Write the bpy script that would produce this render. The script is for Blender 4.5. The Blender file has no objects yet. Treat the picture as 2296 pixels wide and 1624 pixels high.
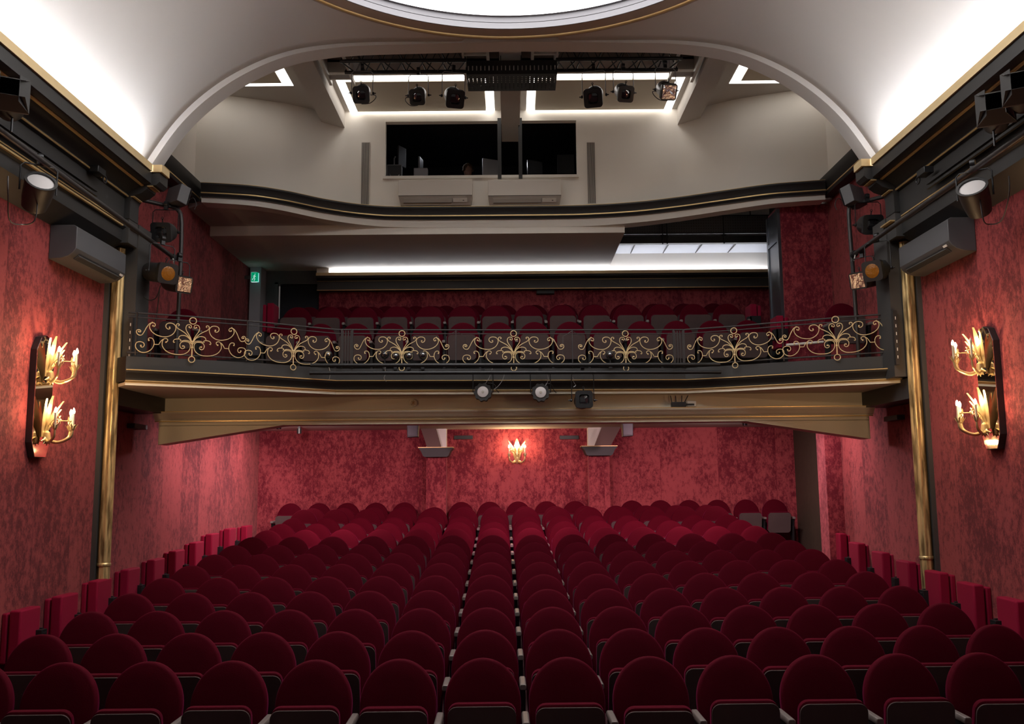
import bpy, bmesh, math, random
from mathutils import Vector, Matrix
random.seed(7)
PI = math.pi
sc = bpy.context.scene
C = sc.collection
R = math.radians

# ------------------------------------------------------------------ camera
F = 2026.0                      # focal length in pixels of a 2296 x 1624 frame
PITCH = math.atan(266 / F)
ROLL = 0.0085
cam = bpy.data.cameras.new('camera')
cam.sensor_width = 36.0
cam.lens = F / 2296 * 36
cam.clip_start = 0.05
co = bpy.data.objects.new('camera', cam)
C.objects.link(co)
CAM = Matrix.Rotation(PI / 2 + PITCH, 4, 'X') @ Matrix.Rotation(-ROLL, 4, 'Z')
co.matrix_world = CAM
sc.camera = co
C3 = CAM.to_3x3()

def ray(px, py):
    return C3 @ Vector(((px - 1148) / F, (812 - py) / F, -1))
def PY(px, py, Y):
    r = ray(px, py); return r * (Y / r.y)
def PX(px, py, X):
    r = ray(px, py); return r * (X / r.x)
def PZ(px, py, Z):
    r = ray(px, py); return r * (Z / r.z)

# ------------------------------------------------------------------ world and exposure
w = bpy.data.worlds.new('world'); sc.world = w
w.use_nodes = True
w.node_tree.nodes['Background'].inputs[0].default_value = (0.9, 0.8, 0.75, 1)
w.node_tree.nodes['Background'].inputs[1].default_value = 0.08
sc.view_settings.view_transform = 'Standard'
sc.view_settings.look = 'None'
sc.view_settings.gamma = 1
sc.view_settings.exposure = 0.22
sc.view_settings.use_curve_mapping = False
sc.cycles.use_denoising = True
sc.cycles.max_bounces = 6
sc.cycles.diffuse_bounces = 4
sc.cycles.glossy_bounces = 3
sc.cycles.transmission_bounces = 4
sc.cycles.caustics_reflective = False
sc.cycles.caustics_refractive = False
sc.cycles.sample_clamp_indirect = 4.0

DISC = 5.0          # luminous ceiling disc
COVE = 62.0          # side cove strips
COVE_BACK = 19.0     # strip behind the balcony back cornice
SLOT = 4.0           # light slots of the rear ceiling
BULB = 680.0          # sconce bulbs

def area_light(name, loc, rot, sx, sy, power, col=(1, 1, 1), spread=180):
    l = bpy.data.lights.new(name, 'AREA'); l.shape = 'RECTANGLE'; l.size = sx; l.size_y = sy
    l.energy = power; l.color = col; l.spread = R(spread)
    o = bpy.data.objects.new(name, l); o.location = loc; o.rotation_euler = rot; C.objects.link(o); return o
def spot_light(name, loc, target, power, col, ang, blend=.6, rad=.04):
    l = bpy.data.lights.new(name, 'SPOT'); l.energy = power; l.color = col; l.spot_size = R(ang); l.spot_blend = blend
    l.shadow_soft_size = rad
    o = bpy.data.objects.new(name, l); o.location = loc
    o.rotation_euler = (Vector(target) - Vector(loc)).to_track_quat('-Z', 'Y').to_euler(); C.objects.link(o); return o

# downlights under the balcony, washing the side walls (pink-white) and the rear wall
WASH = {-1: (13.1, 14.5, 15.9), 1: (12.9, 14.6)}
for sgn in (-1, 1):
    for Y in WASH[sgn]:
        spot_light('wall_washer_light', (sgn * 3.75, Y, .80), (sgn * 4.90, Y + .1, -.2), 92, (1, .80, .83), 150, 1.0, .07)
for X in (-3.6, 0.1, 3.7):
    spot_light('rear_downlight', (X, 14.9, .90), (X, 17.3, -.6), 85, (1, .80, .74), 140, 1.0, .08)
for X in (-2.5, 0.2, 2.5):
    spot_light('seat_fill_light', (X, 12.1, .95), (X, 14.6, -1.1), 390, (1, .62, .70), 110, 1.0, .08)  # unseen spots added to brighten the rear seat rows
area_light('booth_fill_light', (-1.3, 16.3, 6.15), (0, 0, 0), .3, .15, 5, (.9, .92, 1))  # dim unseen lamp added to lift the dark booth interior
spot_light('alcove_light', (5.05, 15.0, .8), (4.5, 13.6, -.8), 14, (1, .8, .8), 80, .9)

# ------------------------------------------------------------------ materials
def mat(name, col, rough=.6, metal=0, sheen=0, sheen_tint=None, emit=None, estr=0, bump=0, bscale=40, var=0, vscale=3, spec=.5, coat=0, trans=0, alpha=None):
    m = bpy.data.materials.new(name); m.use_nodes = True
    nt = m.node_tree; b = nt.nodes['Principled BSDF']
    b.inputs['Base Color'].default_value = (*col, 1)
    b.inputs['Roughness'].default_value = rough
    b.inputs['Metallic'].default_value = metal
    b.inputs['Specular IOR Level'].default_value = spec
    b.inputs['Coat Weight'].default_value = coat
    b.inputs['Transmission Weight'].default_value = trans
    if sheen:
        b.inputs['Sheen Weight'].default_value = sheen
        b.inputs['Sheen Roughness'].default_value = .35
        b.inputs['Sheen Tint'].default_value = (*(sheen_tint or col), 1)
    if emit:
        b.inputs['Emission Color'].default_value = (*emit, 1); b.inputs['Emission Strength'].default_value = estr
    if var or bump:
        tc = nt.nodes.new('ShaderNodeTexCoord')
        n = nt.nodes.new('ShaderNodeTexNoise'); n.inputs['Scale'].default_value = vscale; n.inputs['Detail'].default_value = 5
        nt.links.new(tc.outputs['Object'], n.inputs['Vector'])
        if var:
            mx = nt.nodes.new('ShaderNodeMix'); mx.data_type = 'RGBA'
            mx.inputs[6].default_value = (*[c * (1 - var) for c in col], 1)
            mx.inputs[7].default_value = (*[min(1, c * (1 + var)) for c in col], 1)
            nt.links.new(n.outputs['Fac'], mx.inputs[0]); nt.links.new(mx.outputs[2], b.inputs['Base Color'])
        if bump:
            n2 = nt.nodes.new('ShaderNodeTexNoise'); n2.inputs['Scale'].default_value = bscale; n2.inputs['Detail'].default_value = 3
            nt.links.new(tc.outputs['Object'], n2.inputs['Vector'])
            bp = nt.nodes.new('ShaderNodeBump'); bp.inputs['Strength'].default_value = bump; bp.inputs['Distance'].default_value = .01
            nt.links.new(n2.outputs['Fac'], bp.inputs['Height']); nt.links.new(bp.outputs['Normal'], b.inputs['Normal'])
    return m

def velvet_wall(name, lo, hi, seam_axis, width=.72, off=0.0):
    """crushed velvet wall covering hung in vertical lengths: blotches drawn out up and down, seams between the lengths"""
    m = bpy.data.materials.new(name); m.use_nodes = True
    nt = m.node_tree; b = nt.nodes['Principled BSDF']; L = nt.links.new; N = nt.nodes.new
    geo = N('ShaderNodeNewGeometry')
    sep = N('ShaderNodeSeparateXYZ'); L(geo.outputs['Position'], sep.inputs[0])
    ax = sep.outputs[0 if seam_axis == 'X' else 1]
    d = N('ShaderNodeMath'); d.operation = 'MULTIPLY_ADD'; L(ax, d.inputs[0]); d.inputs[1].default_value = 1 / width; d.inputs[2].default_value = off
    fl = N('ShaderNodeMath'); fl.operation = 'FLOOR'; L(d.outputs[0], fl.inputs[0])
    fr = N('ShaderNodeMath'); fr.operation = 'FRACT'; L(d.outputs[0], fr.inputs[0])
    wn = N('ShaderNodeTexWhiteNoise'); wn.noise_dimensions = '1D'; L(fl.outputs[0], wn.inputs['W'])
    mp = N('ShaderNodeMapping'); mp.inputs['Scale'].default_value = (1, 1, .62); L(geo.outputs['Position'], mp.inputs['Vector'])
    sh = N('ShaderNodeVectorMath'); sh.operation = 'MULTIPLY_ADD'; L(wn.outputs['Color'], sh.inputs[0]); sh.inputs[1].default_value = (9, 9, 9); L(mp.outputs[0], sh.inputs[2])
    n1 = N('ShaderNodeTexNoise'); n1.inputs['Scale'].default_value = 15; n1.inputs['Detail'].default_value = 10; n1.inputs['Roughness'].default_value = .86; L(sh.outputs[0], n1.inputs['Vector'])
    n2 = N('ShaderNodeTexNoise'); n2.inputs['Scale'].default_value = 2.6; n2.inputs['Detail'].default_value = 3; L(sh.outputs[0], n2.inputs['Vector'])
    a = N('ShaderNodeMath'); a.operation = 'MULTIPLY_ADD'; L(n2.outputs['Fac'], a.inputs[0]); a.inputs[1].default_value = .30; L(n1.outputs['Fac'], a.inputs[2])
    a2 = N('ShaderNodeMath'); a2.operation = 'MULTIPLY_ADD'; L(wn.outputs['Value'], a2.inputs[0]); a2.inputs[1].default_value = .07; L(a.outputs[0], a2.inputs[2])
    rp = N('ShaderNodeValToRGB'); L(a2.outputs[0], rp.inputs[0])
    rp.color_ramp.elements[0].position = .605; rp.color_ramp.elements[0].color = (*lo, 1)
    rp.color_ramp.elements[1].position = .73; rp.color_ramp.elements[1].color = (*hi, 1)
    # seam: a hair-thin dark line
    pg = N('ShaderNodeMath'); pg.operation = 'PINGPONG'; L(d.outputs[0], pg.inputs[0]); pg.inputs[1].default_value = .5
    ls = N('ShaderNodeMath'); ls.operation = 'LESS_THAN'; L(pg.outputs[0], ls.inputs[0]); ls.inputs[1].default_value = .003
    mx = N('ShaderNodeMix'); mx.data_type = 'RGBA'; L(ls.outputs[0], mx.inputs[0]); L(rp.outputs[0], mx.inputs[6]); mx.inputs[7].default_value = (*[c * 1.2 for c in lo], 1)
    L(mx.outputs[2], b.inputs['Base Color'])
    b.inputs['Roughness'].default_value = .8; b.inputs['Specular IOR Level'].default_value = .2
    b.inputs['Sheen Weight'].default_value = .25; b.inputs['Sheen Tint'].default_value = (.9, .35, .35, 1)
    bp = N('ShaderNodeBump'); bp.inputs['Strength'].default_value = .35; bp.inputs['Distance'].default_value = .01
    L(n1.outputs['Fac'], bp.inputs['Height']); L(bp.outputs['Normal'], b.inputs['Normal'])
    return m

def gilt(name, col, rough, patch):
    """worn gilding: streaks where the dark ground shows"""
    m = mat(name, col, rough, .55)
    nt = m.node_tree; b = nt.nodes['Principled BSDF']; L = nt.links.new
    tc = nt.nodes.new('ShaderNodeTexCoord'); mp = nt.nodes.new('ShaderNodeMapping'); mp.inputs['Scale'].default_value = (1, 1, .12)
    n = nt.nodes.new('ShaderNodeTexNoise'); n.inputs['Scale'].default_value = 24; n.inputs['Detail'].default_value = 6
    L(tc.outputs['Object'], mp.inputs[0]); L(mp.outputs[0], n.inputs['Vector'])
    rp = nt.nodes.new('ShaderNodeValToRGB'); L(n.outputs['Fac'], rp.inputs[0])
    rp.color_ramp.elements[0].position = .38; rp.color_ramp.elements[0].color = (*patch, 1)
    rp.color_ramp.elements[1].position = .58; rp.color_ramp.elements[1].color = (*col, 1)
    L(rp.outputs[0], b.inputs['Base Color'])
    return m

VLO, VHI = (.075, .006, .010), (.26, .042, .043)
M = dict(
    wallx=velvet_wall('crushed_velvet_side', VLO, VHI, 'Y', .74),
    wally=velvet_wall('crushed_velvet_rear', (.13, .009, .019), (.33, .055, .064), 'X', 1.1, .45),  # wall velvet lightened: light missing at the rear is put into the colour
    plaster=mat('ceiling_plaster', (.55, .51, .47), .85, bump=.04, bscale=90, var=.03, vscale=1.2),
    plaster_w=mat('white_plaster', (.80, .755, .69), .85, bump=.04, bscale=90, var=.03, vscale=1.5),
    cream=mat('cream_paint', (.70, .64, .52), .6, var=.04, vscale=2, bump=.03),
    strut=mat('dark_brown_paint', (.13, .07, .06), .7),
    brown=mat('taupe_paint', (.36, .27, .21), .7, var=.05),
    black=mat('black_paint', (.020, .019, .019), .5, var=.15, vscale=5),
    charcoal=mat('charcoal_paint', (.045, .043, .042), .5, var=.1, vscale=4),
    grey=mat('grey_paint', (.085, .085, .09), .5, var=.08),
    grey_l=mat('pale_grey_paint', (.34, .33, .35), .5, var=.05),
    gold=mat('gold_paint', (.68, .47, .21), .38, .65, var=.12, vscale=12),
    goldledge=mat('gold_ledge', (.66, .50, .27), .55, .25, var=.08, vscale=9),
    gilt=gilt('worn_gilding', (.74, .55, .26), .36, (.20, .14, .06)),
    scroll=mat('gilt_iron', (.74, .56, .30), .45, .35, var=.15, vscale=30),
    iron=mat('black_iron', (.035, .03, .03), .45, .3),
    seat=mat('seat_velvet', (.060, .0005, .0060), .8, sheen=.22, sheen_tint=(.6, .04, .20), var=.12, vscale=9, bump=.15, bscale=160, spec=.06),
    seat_lit=mat('seat_velvet_lit', (.24, .004, .028), .7, sheen=.3, sheen_tint=(.8, .2, .25), var=.08, vscale=9, bump=.15, bscale=160, spec=.15),  # same seat velvet, lighter: the sconce light is put into its colour
    board=mat('seat_veneer', (.075, .050, .048), .75, var=.18, vscale=6, spec=.2),
    arm=mat('armrest_wood', (.15, .12, .11), .42, var=.15, vscale=14),
    metal=mat('dark_metal', (.03, .03, .032), .4, .6),
    steel=mat('galvanised_steel', (.62, .59, .54), .5, .2, var=.1, vscale=20),
    chrome=mat('chrome', (.6, .58, .55), .2, 1),
    carpet=mat('dark_carpet', (.035, .008, .012), .95, bump=.3, bscale=200, var=.2, vscale=8),
    lens=mat('dark_glass', (.012, .012, .014), .05, spec=1, coat=1),
    lensw=mat('frosted_lens', (.55, .52, .52), .4),
    amber=mat('amber_gel', (.20, .075, .008), .22, spec=.5, bump=.9, bscale=22),
    foil=mat('silver_foil', (.38, .38, .40), .2, 1, bump=1.0, bscale=11),
    void=mat('void_dark', (.22, .18, .16), .9, var=.2, vscale=2),
    booth=mat('booth_dark', (.012, .012, .017), .8),
    ringw=mat('cool_white', (.20, .198, .215), .8),
    white=mat('white_enamel', (.74, .70, .64), .4),
    plastic=mat('pale_plastic', (.62, .57, .51), .45),
    vent=mat('vent_grey', (.38, .35, .31), .5),
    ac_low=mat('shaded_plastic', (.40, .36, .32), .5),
    slot=mat('vent_slot', (.05, .045, .04), .8),
    metalsheet=mat('dark_metal_sheet', (.10, .11, .13), .28, .7, var=.15),
    foilwhite=mat('lit_panel', (.70, .72, .78), .35, .2),
    wood=mat('dark_door_wood', (.055, .038, .026), .6, var=.3, vscale=8),
    mirror=mat('mirror', (.85, .80, .72), .03, 1),
    leaf=mat('gilt_leaf', (.85, .66, .34), .3, .75),
    wax=mat('candle_tube', (.75, .62, .42), .5),
    bulb=mat('lit_bulb', (1, .8, .5), .4, emit=(1, .64, .33), estr=BULB),
    bulb_off=mat('unlit_bulb', (.8, .7, .55), .1, spec=1),
    led=mat('led_strip', (1, 1, 1), .5, emit=(.86, .91, 1), estr=COVE),
    ledb=mat('led_strip_rear', (1, 1, 1), .5, emit=(.88, .91, 1), estr=COVE_BACK),
    ledr=mat('led_slot', (1, 1, 1), .5, emit=(1, .955, .90), estr=SLOT),
    disc=mat('luminous_ceiling', (1, 1, 1), .5, emit=(1, .975, .95), estr=DISC),
    green=mat('exit_green', (.0, .22, .09), .4, emit=(0, .42, .20), estr=.5),
    mint=mat('exit_case', (.3, .7, .68), .4, emit=(.22, .68, .62), estr=.6),
    exitw=mat('exit_white', (.9, 1, 1), .4, emit=(.70, 1, .95), estr=.5),
    skin=mat('skin', (.42, .22, .15), .5),
    hair=mat('brown_hair', (.10, .045, .018), .8, bump=1, bscale=120),
    shirt=mat('dark_shirt', (.02, .02, .025), .9),
    screen=mat('dark_screen', (.05, .052, .058), .15, spec=.8),
    alu=mat('aluminium', (.38, .38, .40), .4, .7),
)

# ------------------------------------------------------------------ mesh helpers
class MB:
    def __init__(s, m=None):
        s.v = []; s.f = []; s.M = m or Matrix.Identity(4)
    def _add(s, vs, fs):
        o = len(s.v); s.v += [s.M @ Vector(v) for v in vs]; s.f += [[o + i for i in f] for f in fs]
    def box(s, x0, x1, y0, y1, z0, z1):
        s._add([(x, y, z) for x in (x0, x1) for y in (y0, y1) for z in (z0, z1)],
               [(0, 1, 3, 2), (4, 6, 7, 5), (0, 4, 5, 1), (2, 3, 7, 6), (0, 2, 6, 4), (1, 5, 7, 3)]); return s
    def cbox(s, c, d):
        return s.box(c[0] - d[0] / 2, c[0] + d[0] / 2, c[1] - d[1] / 2, c[1] + d[1] / 2, c[2] - d[2] / 2, c[2] + d[2] / 2)
    def hexa(s, p):          # 8 corners: four of one end, four of the other
        s._add(p, [(3, 2, 1, 0), (4, 5, 6, 7), (0, 1, 5, 4), (1, 2, 6, 5), (2, 3, 7, 6), (3, 0, 4, 7)]); return s
    def prism(s, poly, a, b, axis='Z'):
        n = len(poly)
        def P(u, v, t):
            return {'Z': (u, v, t), 'Y': (u, t, v), 'X': (t, u, v)}[axis]
        s._add([P(u, v, a) for u, v in poly] + [P(u, v, b) for u, v in poly],
               [list(range(n))[::-1], list(range(n, 2 * n))] + [(i, (i + 1) % n, n + (i + 1) % n, n + i) for i in range(n)]); return s
    def tube(s, pts, r, n=8, cap=True):
        pts = [Vector(p) for p in pts]
        rs = r if isinstance(r, (list, tuple)) else [r] * len(pts)
        up = None; vs = []
        for i, p in enumerate(pts):
            t = (pts[min(i + 1, len(pts) - 1)] - pts[max(i - 1, 0)])
            t = t.normalized() if t.length > 1e-9 else Vector((0, 0, 1))
            if up is None:
                up = Vector((0, 0, 1)) if abs(t.z) < .9 else Vector((1, 0, 0))
            a = (up - t * up.dot(t))
            a = a.normalized() if a.length > 1e-6 else t.orthogonal().normalized()
            up = a; b = t.cross(a)
            vs += [tuple(p + (a * math.cos(2 * PI * k / n) + b * math.sin(2 * PI * k / n)) * rs[i]) for k in range(n)]
        fs = []
        for i in range(len(pts) - 1):
            for k in range(n):
                fs.append((i * n + k, i * n + (k + 1) % n, (i + 1) * n + (k + 1) % n, (i + 1) * n + k))
        if cap:
            fs += [list(range(n))[::-1], [(len(pts) - 1) * n + k for k in range(n)]]
        s._add(vs, fs); return s
    def lathe(s, prof, n=24, axis='Z', c=(0, 0, 0)):
        vs = []
        for r, t in prof:
            for k in range(n):
                u, v = r * math.cos(2 * PI * k / n), r * math.sin(2 * PI * k / n)
                vs.append({'Z': (c[0] + u, c[1] + v, c[2] + t), 'Y': (c[0] + u, c[1] + t, c[2] + v), 'X': (c[0] + t, c[1] + u, c[2] + v)}[axis])
        fs = [(i * n + k, i * n + (k + 1) % n, (i + 1) * n + (k + 1) % n, (i + 1) * n + k) for i in range(len(prof) - 1) for k in range(n)]
        fs += [list(range(n))[::-1], [(len(prof) - 1) * n + k for k in range(n)]]
        s._add(vs, fs); return s
    def ring(s, c, rad, r, n=24, m=6, plane='XZ'):
        pts = []
        for i in range(n):
            a = 2 * PI * i / n; ca, sa = math.cos(a), math.sin(a)
            for k in range(m):
                b = 2 * PI * k / m; q = rad + r * math.cos(b); h = r * math.sin(b)
                u, v = q * ca, q * sa
                pts.append({'XZ': (c[0] + u, c[1] + h, c[2] + v), 'XY': (c[0] + u, c[1] + v, c[2] + h), 'YZ': (c[0] + h, c[1] + u, c[2] + v)}[plane])
        s._add(pts, [(i * m + k, i * m + (k + 1) % m, ((i + 1) % n) * m + (k + 1) % m, ((i + 1) % n) * m + k) for i in range(n) for k in range(m)]); return s
    def sweep(s, path, prof, side=1):
        """closed profile [(outward distance, z)] along a plan path [(x, y)]; outward is to the left of travel times side"""
        n = len(prof); vs = []
        for i, p in enumerate(path):
            p = Vector(p[:2]); t0 = t1 = None
            if i > 0: t0 = (p - Vector(path[i - 1][:2])).normalized()
            if i < len(path) - 1: t1 = (Vector(path[i + 1][:2]) - p).normalized()
            t = ((t0 or t1) + (t1 or t0)).normalized()
            nn = Vector((-t.y, t.x)) * side
            k = 1 / max(.5, t.dot(t1 or t0))
            vs += [(p.x + nn.x * d * k, p.y + nn.y * d * k, z) for d, z in prof]
        fs = [(i * n + k, i * n + (k + 1) % n, (i + 1) * n + (k + 1) % n, (i + 1) * n + k) for i in range(len(path) - 1) for k in range(n)]
        fs += [list(range(n))[::-1], [(len(path) - 1) * n + k for k in range(n)]]
        s._add(vs, fs); return s
    def build(s, name, m, parent=None, smooth=35, bevel=0, seg=2, loc=None, solid=0, recalc=True):
        me = bpy.data.meshes.new(name)
        me.from_pydata([tuple(v) for v in s.v], [], s.f)
        bm = bmesh.new(); bm.from_mesh(me)
        if recalc: bmesh.ops.recalc_face_normals(bm, faces=bm.faces)
        bm.to_mesh(me); bm.free()
        if smooth:
            me.shade_smooth(); me.set_sharp_from_angle(angle=R(smooth))
        me.materials.append(M[m] if isinstance(m, str) else m)
        o = bpy.data.objects.new(name, me); C.objects.link(o)
        if parent: o.parent = parent
        if bevel:
            md = o.modifiers.new('bevel', 'BEVEL'); md.width = bevel; md.segments = seg; md.limit_method = 'ANGLE'
            md.angle_limit = R(40)
        if loc is not None: o.location = loc
        return o

def tag(o, label=None, cat=None, group=None, kind=None):
    if label: o['label'] = label
    if cat: o['category'] = cat
    if group: o['group'] = group
    if kind: o['kind'] = kind
    return o
def thing(name, label, cat, loc=(0, 0, 0), rz=0, group=None):
    o = bpy.data.objects.new(name, None); o.empty_display_size = .1; C.objects.link(o)
    o.location = loc; o.rotation_euler = (0, 0, rz)
    return tag(o, label, cat, group)
def structure(o, label=None):
    o['kind'] = 'structure'
    if label: o['label'] = label
    return o
KIDS = {}
def copy_tree(o, parent=None):
    c = o.copy(); C.objects.link(c)
    if parent: c.parent = parent
    for ch in list(o.children): copy_tree(ch, c)
    return c
def catmull(p, n=5):
    p = [Vector(q) for q in p]; out = []
    for i in range(len(p) - 1):
        a, b, c, d = p[max(i - 1, 0)], p[i], p[i + 1], p[min(i + 2, len(p) - 1)]
        for k in range(n):
            t = k / n
            out.append(.5 * ((2 * b) + (c - a) * t + (2 * a - 5 * b + 4 * c - d) * t * t + (3 * b - a - 3 * c + d) * t ** 3))
    return out + [p[-1]]
def interp(tab, x):
    if x <= tab[0][0]: return tab[0][1]
    for (a, fa), (b, fb) in zip(tab, tab[1:]):
        if x <= b: return fa + (fb - fa) * (x - a) / (b - a)
    return tab[-1][1]
ORD = ['', 'first', 'second', 'third', 'fourth', 'fifth', 'sixth', 'seventh', 'eighth', 'ninth', 'tenth', 'eleventh', 'twelfth', 'thirteenth', 'fourteenth', 'fifteenth', 'sixteenth', 'seventeenth', 'eighteenth']
# ------------------------------------------------------------------ the building
XW, XR, XSH = 4.65, 4.84, .03
def sx(s, x): return s * x + (XSH if s > 0 else 0)
SIDE = {-1: 'left', 1: 'right'}
def bx(m, s, xa, xb, y0, y1, z0, z1):
    a, b = sorted((sx(s, xa), sx(s, xb))); return m.box(a, b, y0, y1, z0, z1)

def row_floor(Y): return -2.048 + .0505 * (Y - 5.97) / .78
fl = MB().prism([(-1.5, -2.6), (17.6, -2.6), (17.6, -1.31), (16.62, -1.31), (16.62, -1.375), (14.98, -1.375), (14.98, row_floor(14.98)), (5.6, row_floor(5.6)), (-1.5, row_floor(5.6))], -5.6, 5.6, 'X')
structure(fl.build('floor', 'carpet', smooth=0), 'dark carpeted stalls floor rising towards the back')

for s in (-1, 1):
    n = SIDE[s]
    structure(bx(MB(), s, XW, XW + .25, -1.2, 10.3, -2.5, 3.3).build('wall_' + n, 'wallx', smooth=0), 'front side wall hung with crushed red velvet on the %s' % n)
# rear side walls, red up to the upper cornice and white above
structure(MB().box(-XR - .2, -XR, 10.3, 17.5, -2.5, 4.2).build('wall_left', 'wallx', smooth=0), 'red velvet side wall behind the left column')
structure(MB().box(-XR - .2, -XR, 10.3, 14.9, 4.2, 6.5).build('wall_left', 'plaster_w', smooth=0), 'white upper side wall on the left above the black cornice')
structure(MB().box(XR, XR + .2, 10.3, 13.38, -2.5, 4.2).build('wall_right', 'wallx', smooth=0), 'red velvet side wall behind the right column')
structure(MB().box(XR, XR + .2, 10.3, 14.9, 4.2, 6.5).build('wall_right', 'plaster_w', smooth=0), 'white upper side wall on the right above the black cornice')
# right rear: pillar of the alcove below, red panel above
structure(MB().box(4.60, 5.5, 13.38, 13.74, -2.5, 1.1).build('wall_right', 'wally', smooth=0), 'red pier at the rear right alcove of the stalls')
structure(MB().box(5.36, 5.6, 13.7, 17.5, -2.5, 1.1).build('wall_right', 'wood', smooth=0), 'dark panelled side of the rear right alcove')
structure(MB().box(4.12, 5.2, 13.40, 14.05, 1.3, 4.16).build('wall_right', 'wally', smooth=0), 'red wall panel beside the open ceiling of the balcony')
structure(MB().box(4.98, 5.2, 14.0, 17.0, 1.3, 4.6).build('wall_right', 'charcoal', smooth=0), 'dark side wall behind the red balcony panel')
cl = MB().box(4.09, 4.118, 13.43, 14.04, 1.45, 4.1); cl.box(4.075, 4.09, 13.43, 13.5, 1.45, 4.1); cl.box(4.075, 4.09, 13.97, 14.04, 1.45, 4.1); cl.box(4.075, 4.09, 13.5, 13.97, 3.6, 3.66)
structure(cl.build('trim_9', 'metalsheet', smooth=0), 'dark metal lining on the edge of the red panel')
# rear walls
structure(MB().box(-XR, 5.5, 17.3, 17.5, -2.5, 1.1).build('wall_rear', 'wally', smooth=0), 'red velvet rear wall of the stalls under the balcony')
structure(MB().box(-3.60, 5.0, 16.6, 16.75, 1.3, 3.60).build('wall_rear', 'wally', smooth=0), 'red velvet rear wall of the balcony')
structure(MB().box(-3.60, 5.0, 16.6, 16.75, 3.60, 4.25).build('wall_rear', 'plaster_w', smooth=0), 'white wall washed by the cove light behind the balcony')
d = MB().box(-XR, -4.40, 16.6, 16.75, 1.3, 3.94); d.box(-4.40, -3.60, 16.6, 16.75, 3.68, 3.94)
dd = structure(d.build('wall_rear', 'grey', smooth=0), 'grey surround of the balcony doorway')
dr = MB().box(-4.36, -3.60, 16.72, 16.76, 1.3, 3.70)
structure(dr.build('door_1', 'booth', smooth=0), 'dark doorway at the back of the balcony')
MB().box(-4.42, -4.36, 16.56, 16.62, 2.0, 3.72).box(-4.42, -3.62, 16.56, 16.62, 3.68, 3.74).build('door_frame', 'grey', dd, smooth=0)
structure(MB().box(-4.80, -4.60, 16.25, 16.6, 1.3, 3.94).build('trim_8', 'grey_l', smooth=0), 'pale grey door pilaster at the back left of the balcony')

# ---- balcony: plan path of the front ledge
LEDGE_PX = [(283, 828), (430, 834.5), (574, 841.5), (680, 848.5), (754, 853), (900, 853), (1148, 852.5), (1400, 851.5), (1538, 851), (1640, 846), (1722, 841), (1880, 832), (2022, 824.5)]
LEDGE = [tuple(PZ(a, b, 1.26)[:2]) for a, b in LEDGE_PX]
def off_path(path, d):
    out = []
    for i, p in enumerate(path):
        p = Vector(p)
        t = (Vector(path[min(i + 1, len(path) - 1)]) - Vector(path[max(i - 1, 0)])).normalized()
        out.append(tuple(p + Vector((-t.y, t.x)) * d))
    return out
def lpath(x, tab):
    return interp([(p[0], p[1]) for p in tab], x)
led = structure(MB().sweep(LEDGE, [(0, 1.25), (0, 1.235), (-.015, 1.222), (-.03, 1.20), (-.052, 1.175), (-.062, 1.155), (-.062, 1.145), (-.3, 1.145), (-.3, 1.25)], -1).build('trim_1', 'black', smooth=50), 'black moulded ledge along the front of the balcony')
g = MB().sweep(LEDGE, [(.012, 1.262), (.012, 1.251), (-.03, 1.251), (-.03, 1.262)], -1)
g.build('gold_bead', 'gold', led, smooth=0)
g = MB().sweep(LEDGE, [(-.045, 1.145), (-.045, 1.135), (-.2, 1.135), (-.2, 1.145)], -1); g.sweep(LEDGE, [(-.062, 1.131), (-.062, 1.12), (-.2, 1.12), (-.2, 1.131)], -1)
g.build('gold_bead', 'gold', led, smooth=0)
inn = off_path(LEDGE, .07)
structure(MB().prism([(-4.6, 11.8)] + [(-4.6, 10.35)] + inn + [(4.66, 10.35), (4.66, 11.8)], 1.09, 1.125).build('ceiling', 'cream', smooth=0), 'cream underside of the balcony ledge')
kb = off_path(LEDGE, .10)
slab = MB().prism([(-XR, 13.78), (-XR, 10.5)] + kb + [(XR, 10.5), (XR, 13.78)], 1.14, 1.42)
slab.box(-XR, 5.0, 13.78, 14.68, 1.3, 1.87); slab.box(-XR, 5.0, 14.68, 15.42, 1.3, 2.01); slab.box(-XR, 5.0, 15.42, 16.6, 1.3, 2.18)
structure(slab.build('floor', 'black', smooth=0), 'stepped dark floor of the balcony')
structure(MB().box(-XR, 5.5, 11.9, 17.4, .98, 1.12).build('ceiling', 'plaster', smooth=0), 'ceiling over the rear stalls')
# cream beam with cornice and haunches
YB = 11.65
bm_ = MB().box(-4.56, 4.60, YB, YB + .3, .735, 1.13)
bm_.prism([(-4.56, .74), (-2.92, .74), (-4.56, .495)], YB, YB + .3, 'Y'); bm_.prism([(4.60, .74), (2.97, .74), (4.60, .495)], YB, YB + .3, 'Y')
beam = structure(bm_.build('beam', 'cream', smooth=0), 'long cream beam with sloping haunches under the balcony')
crn = [(0, .80), (.03, .80), (.03, .81), (.055, .82), (.07, .85), (.10, .875), (.12, .895), (.12, .905), (0, .905)]
MB().sweep([(-4.60, YB), (4.64, YB)], crn, -1).build('cornice', 'cream', beam, smooth=50)
MB().sweep([(-4.605, YB), (4.645, YB)], [(.0, .905), (.125, .905), (.125, .913), (0, .913)], -1).sweep([(-4.60, YB), (4.64, YB)], [(0, .786), (.04, .786), (.04, .796), (0, .796)], -1).build('gold_bead', 'gold', beam, smooth=0)

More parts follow.
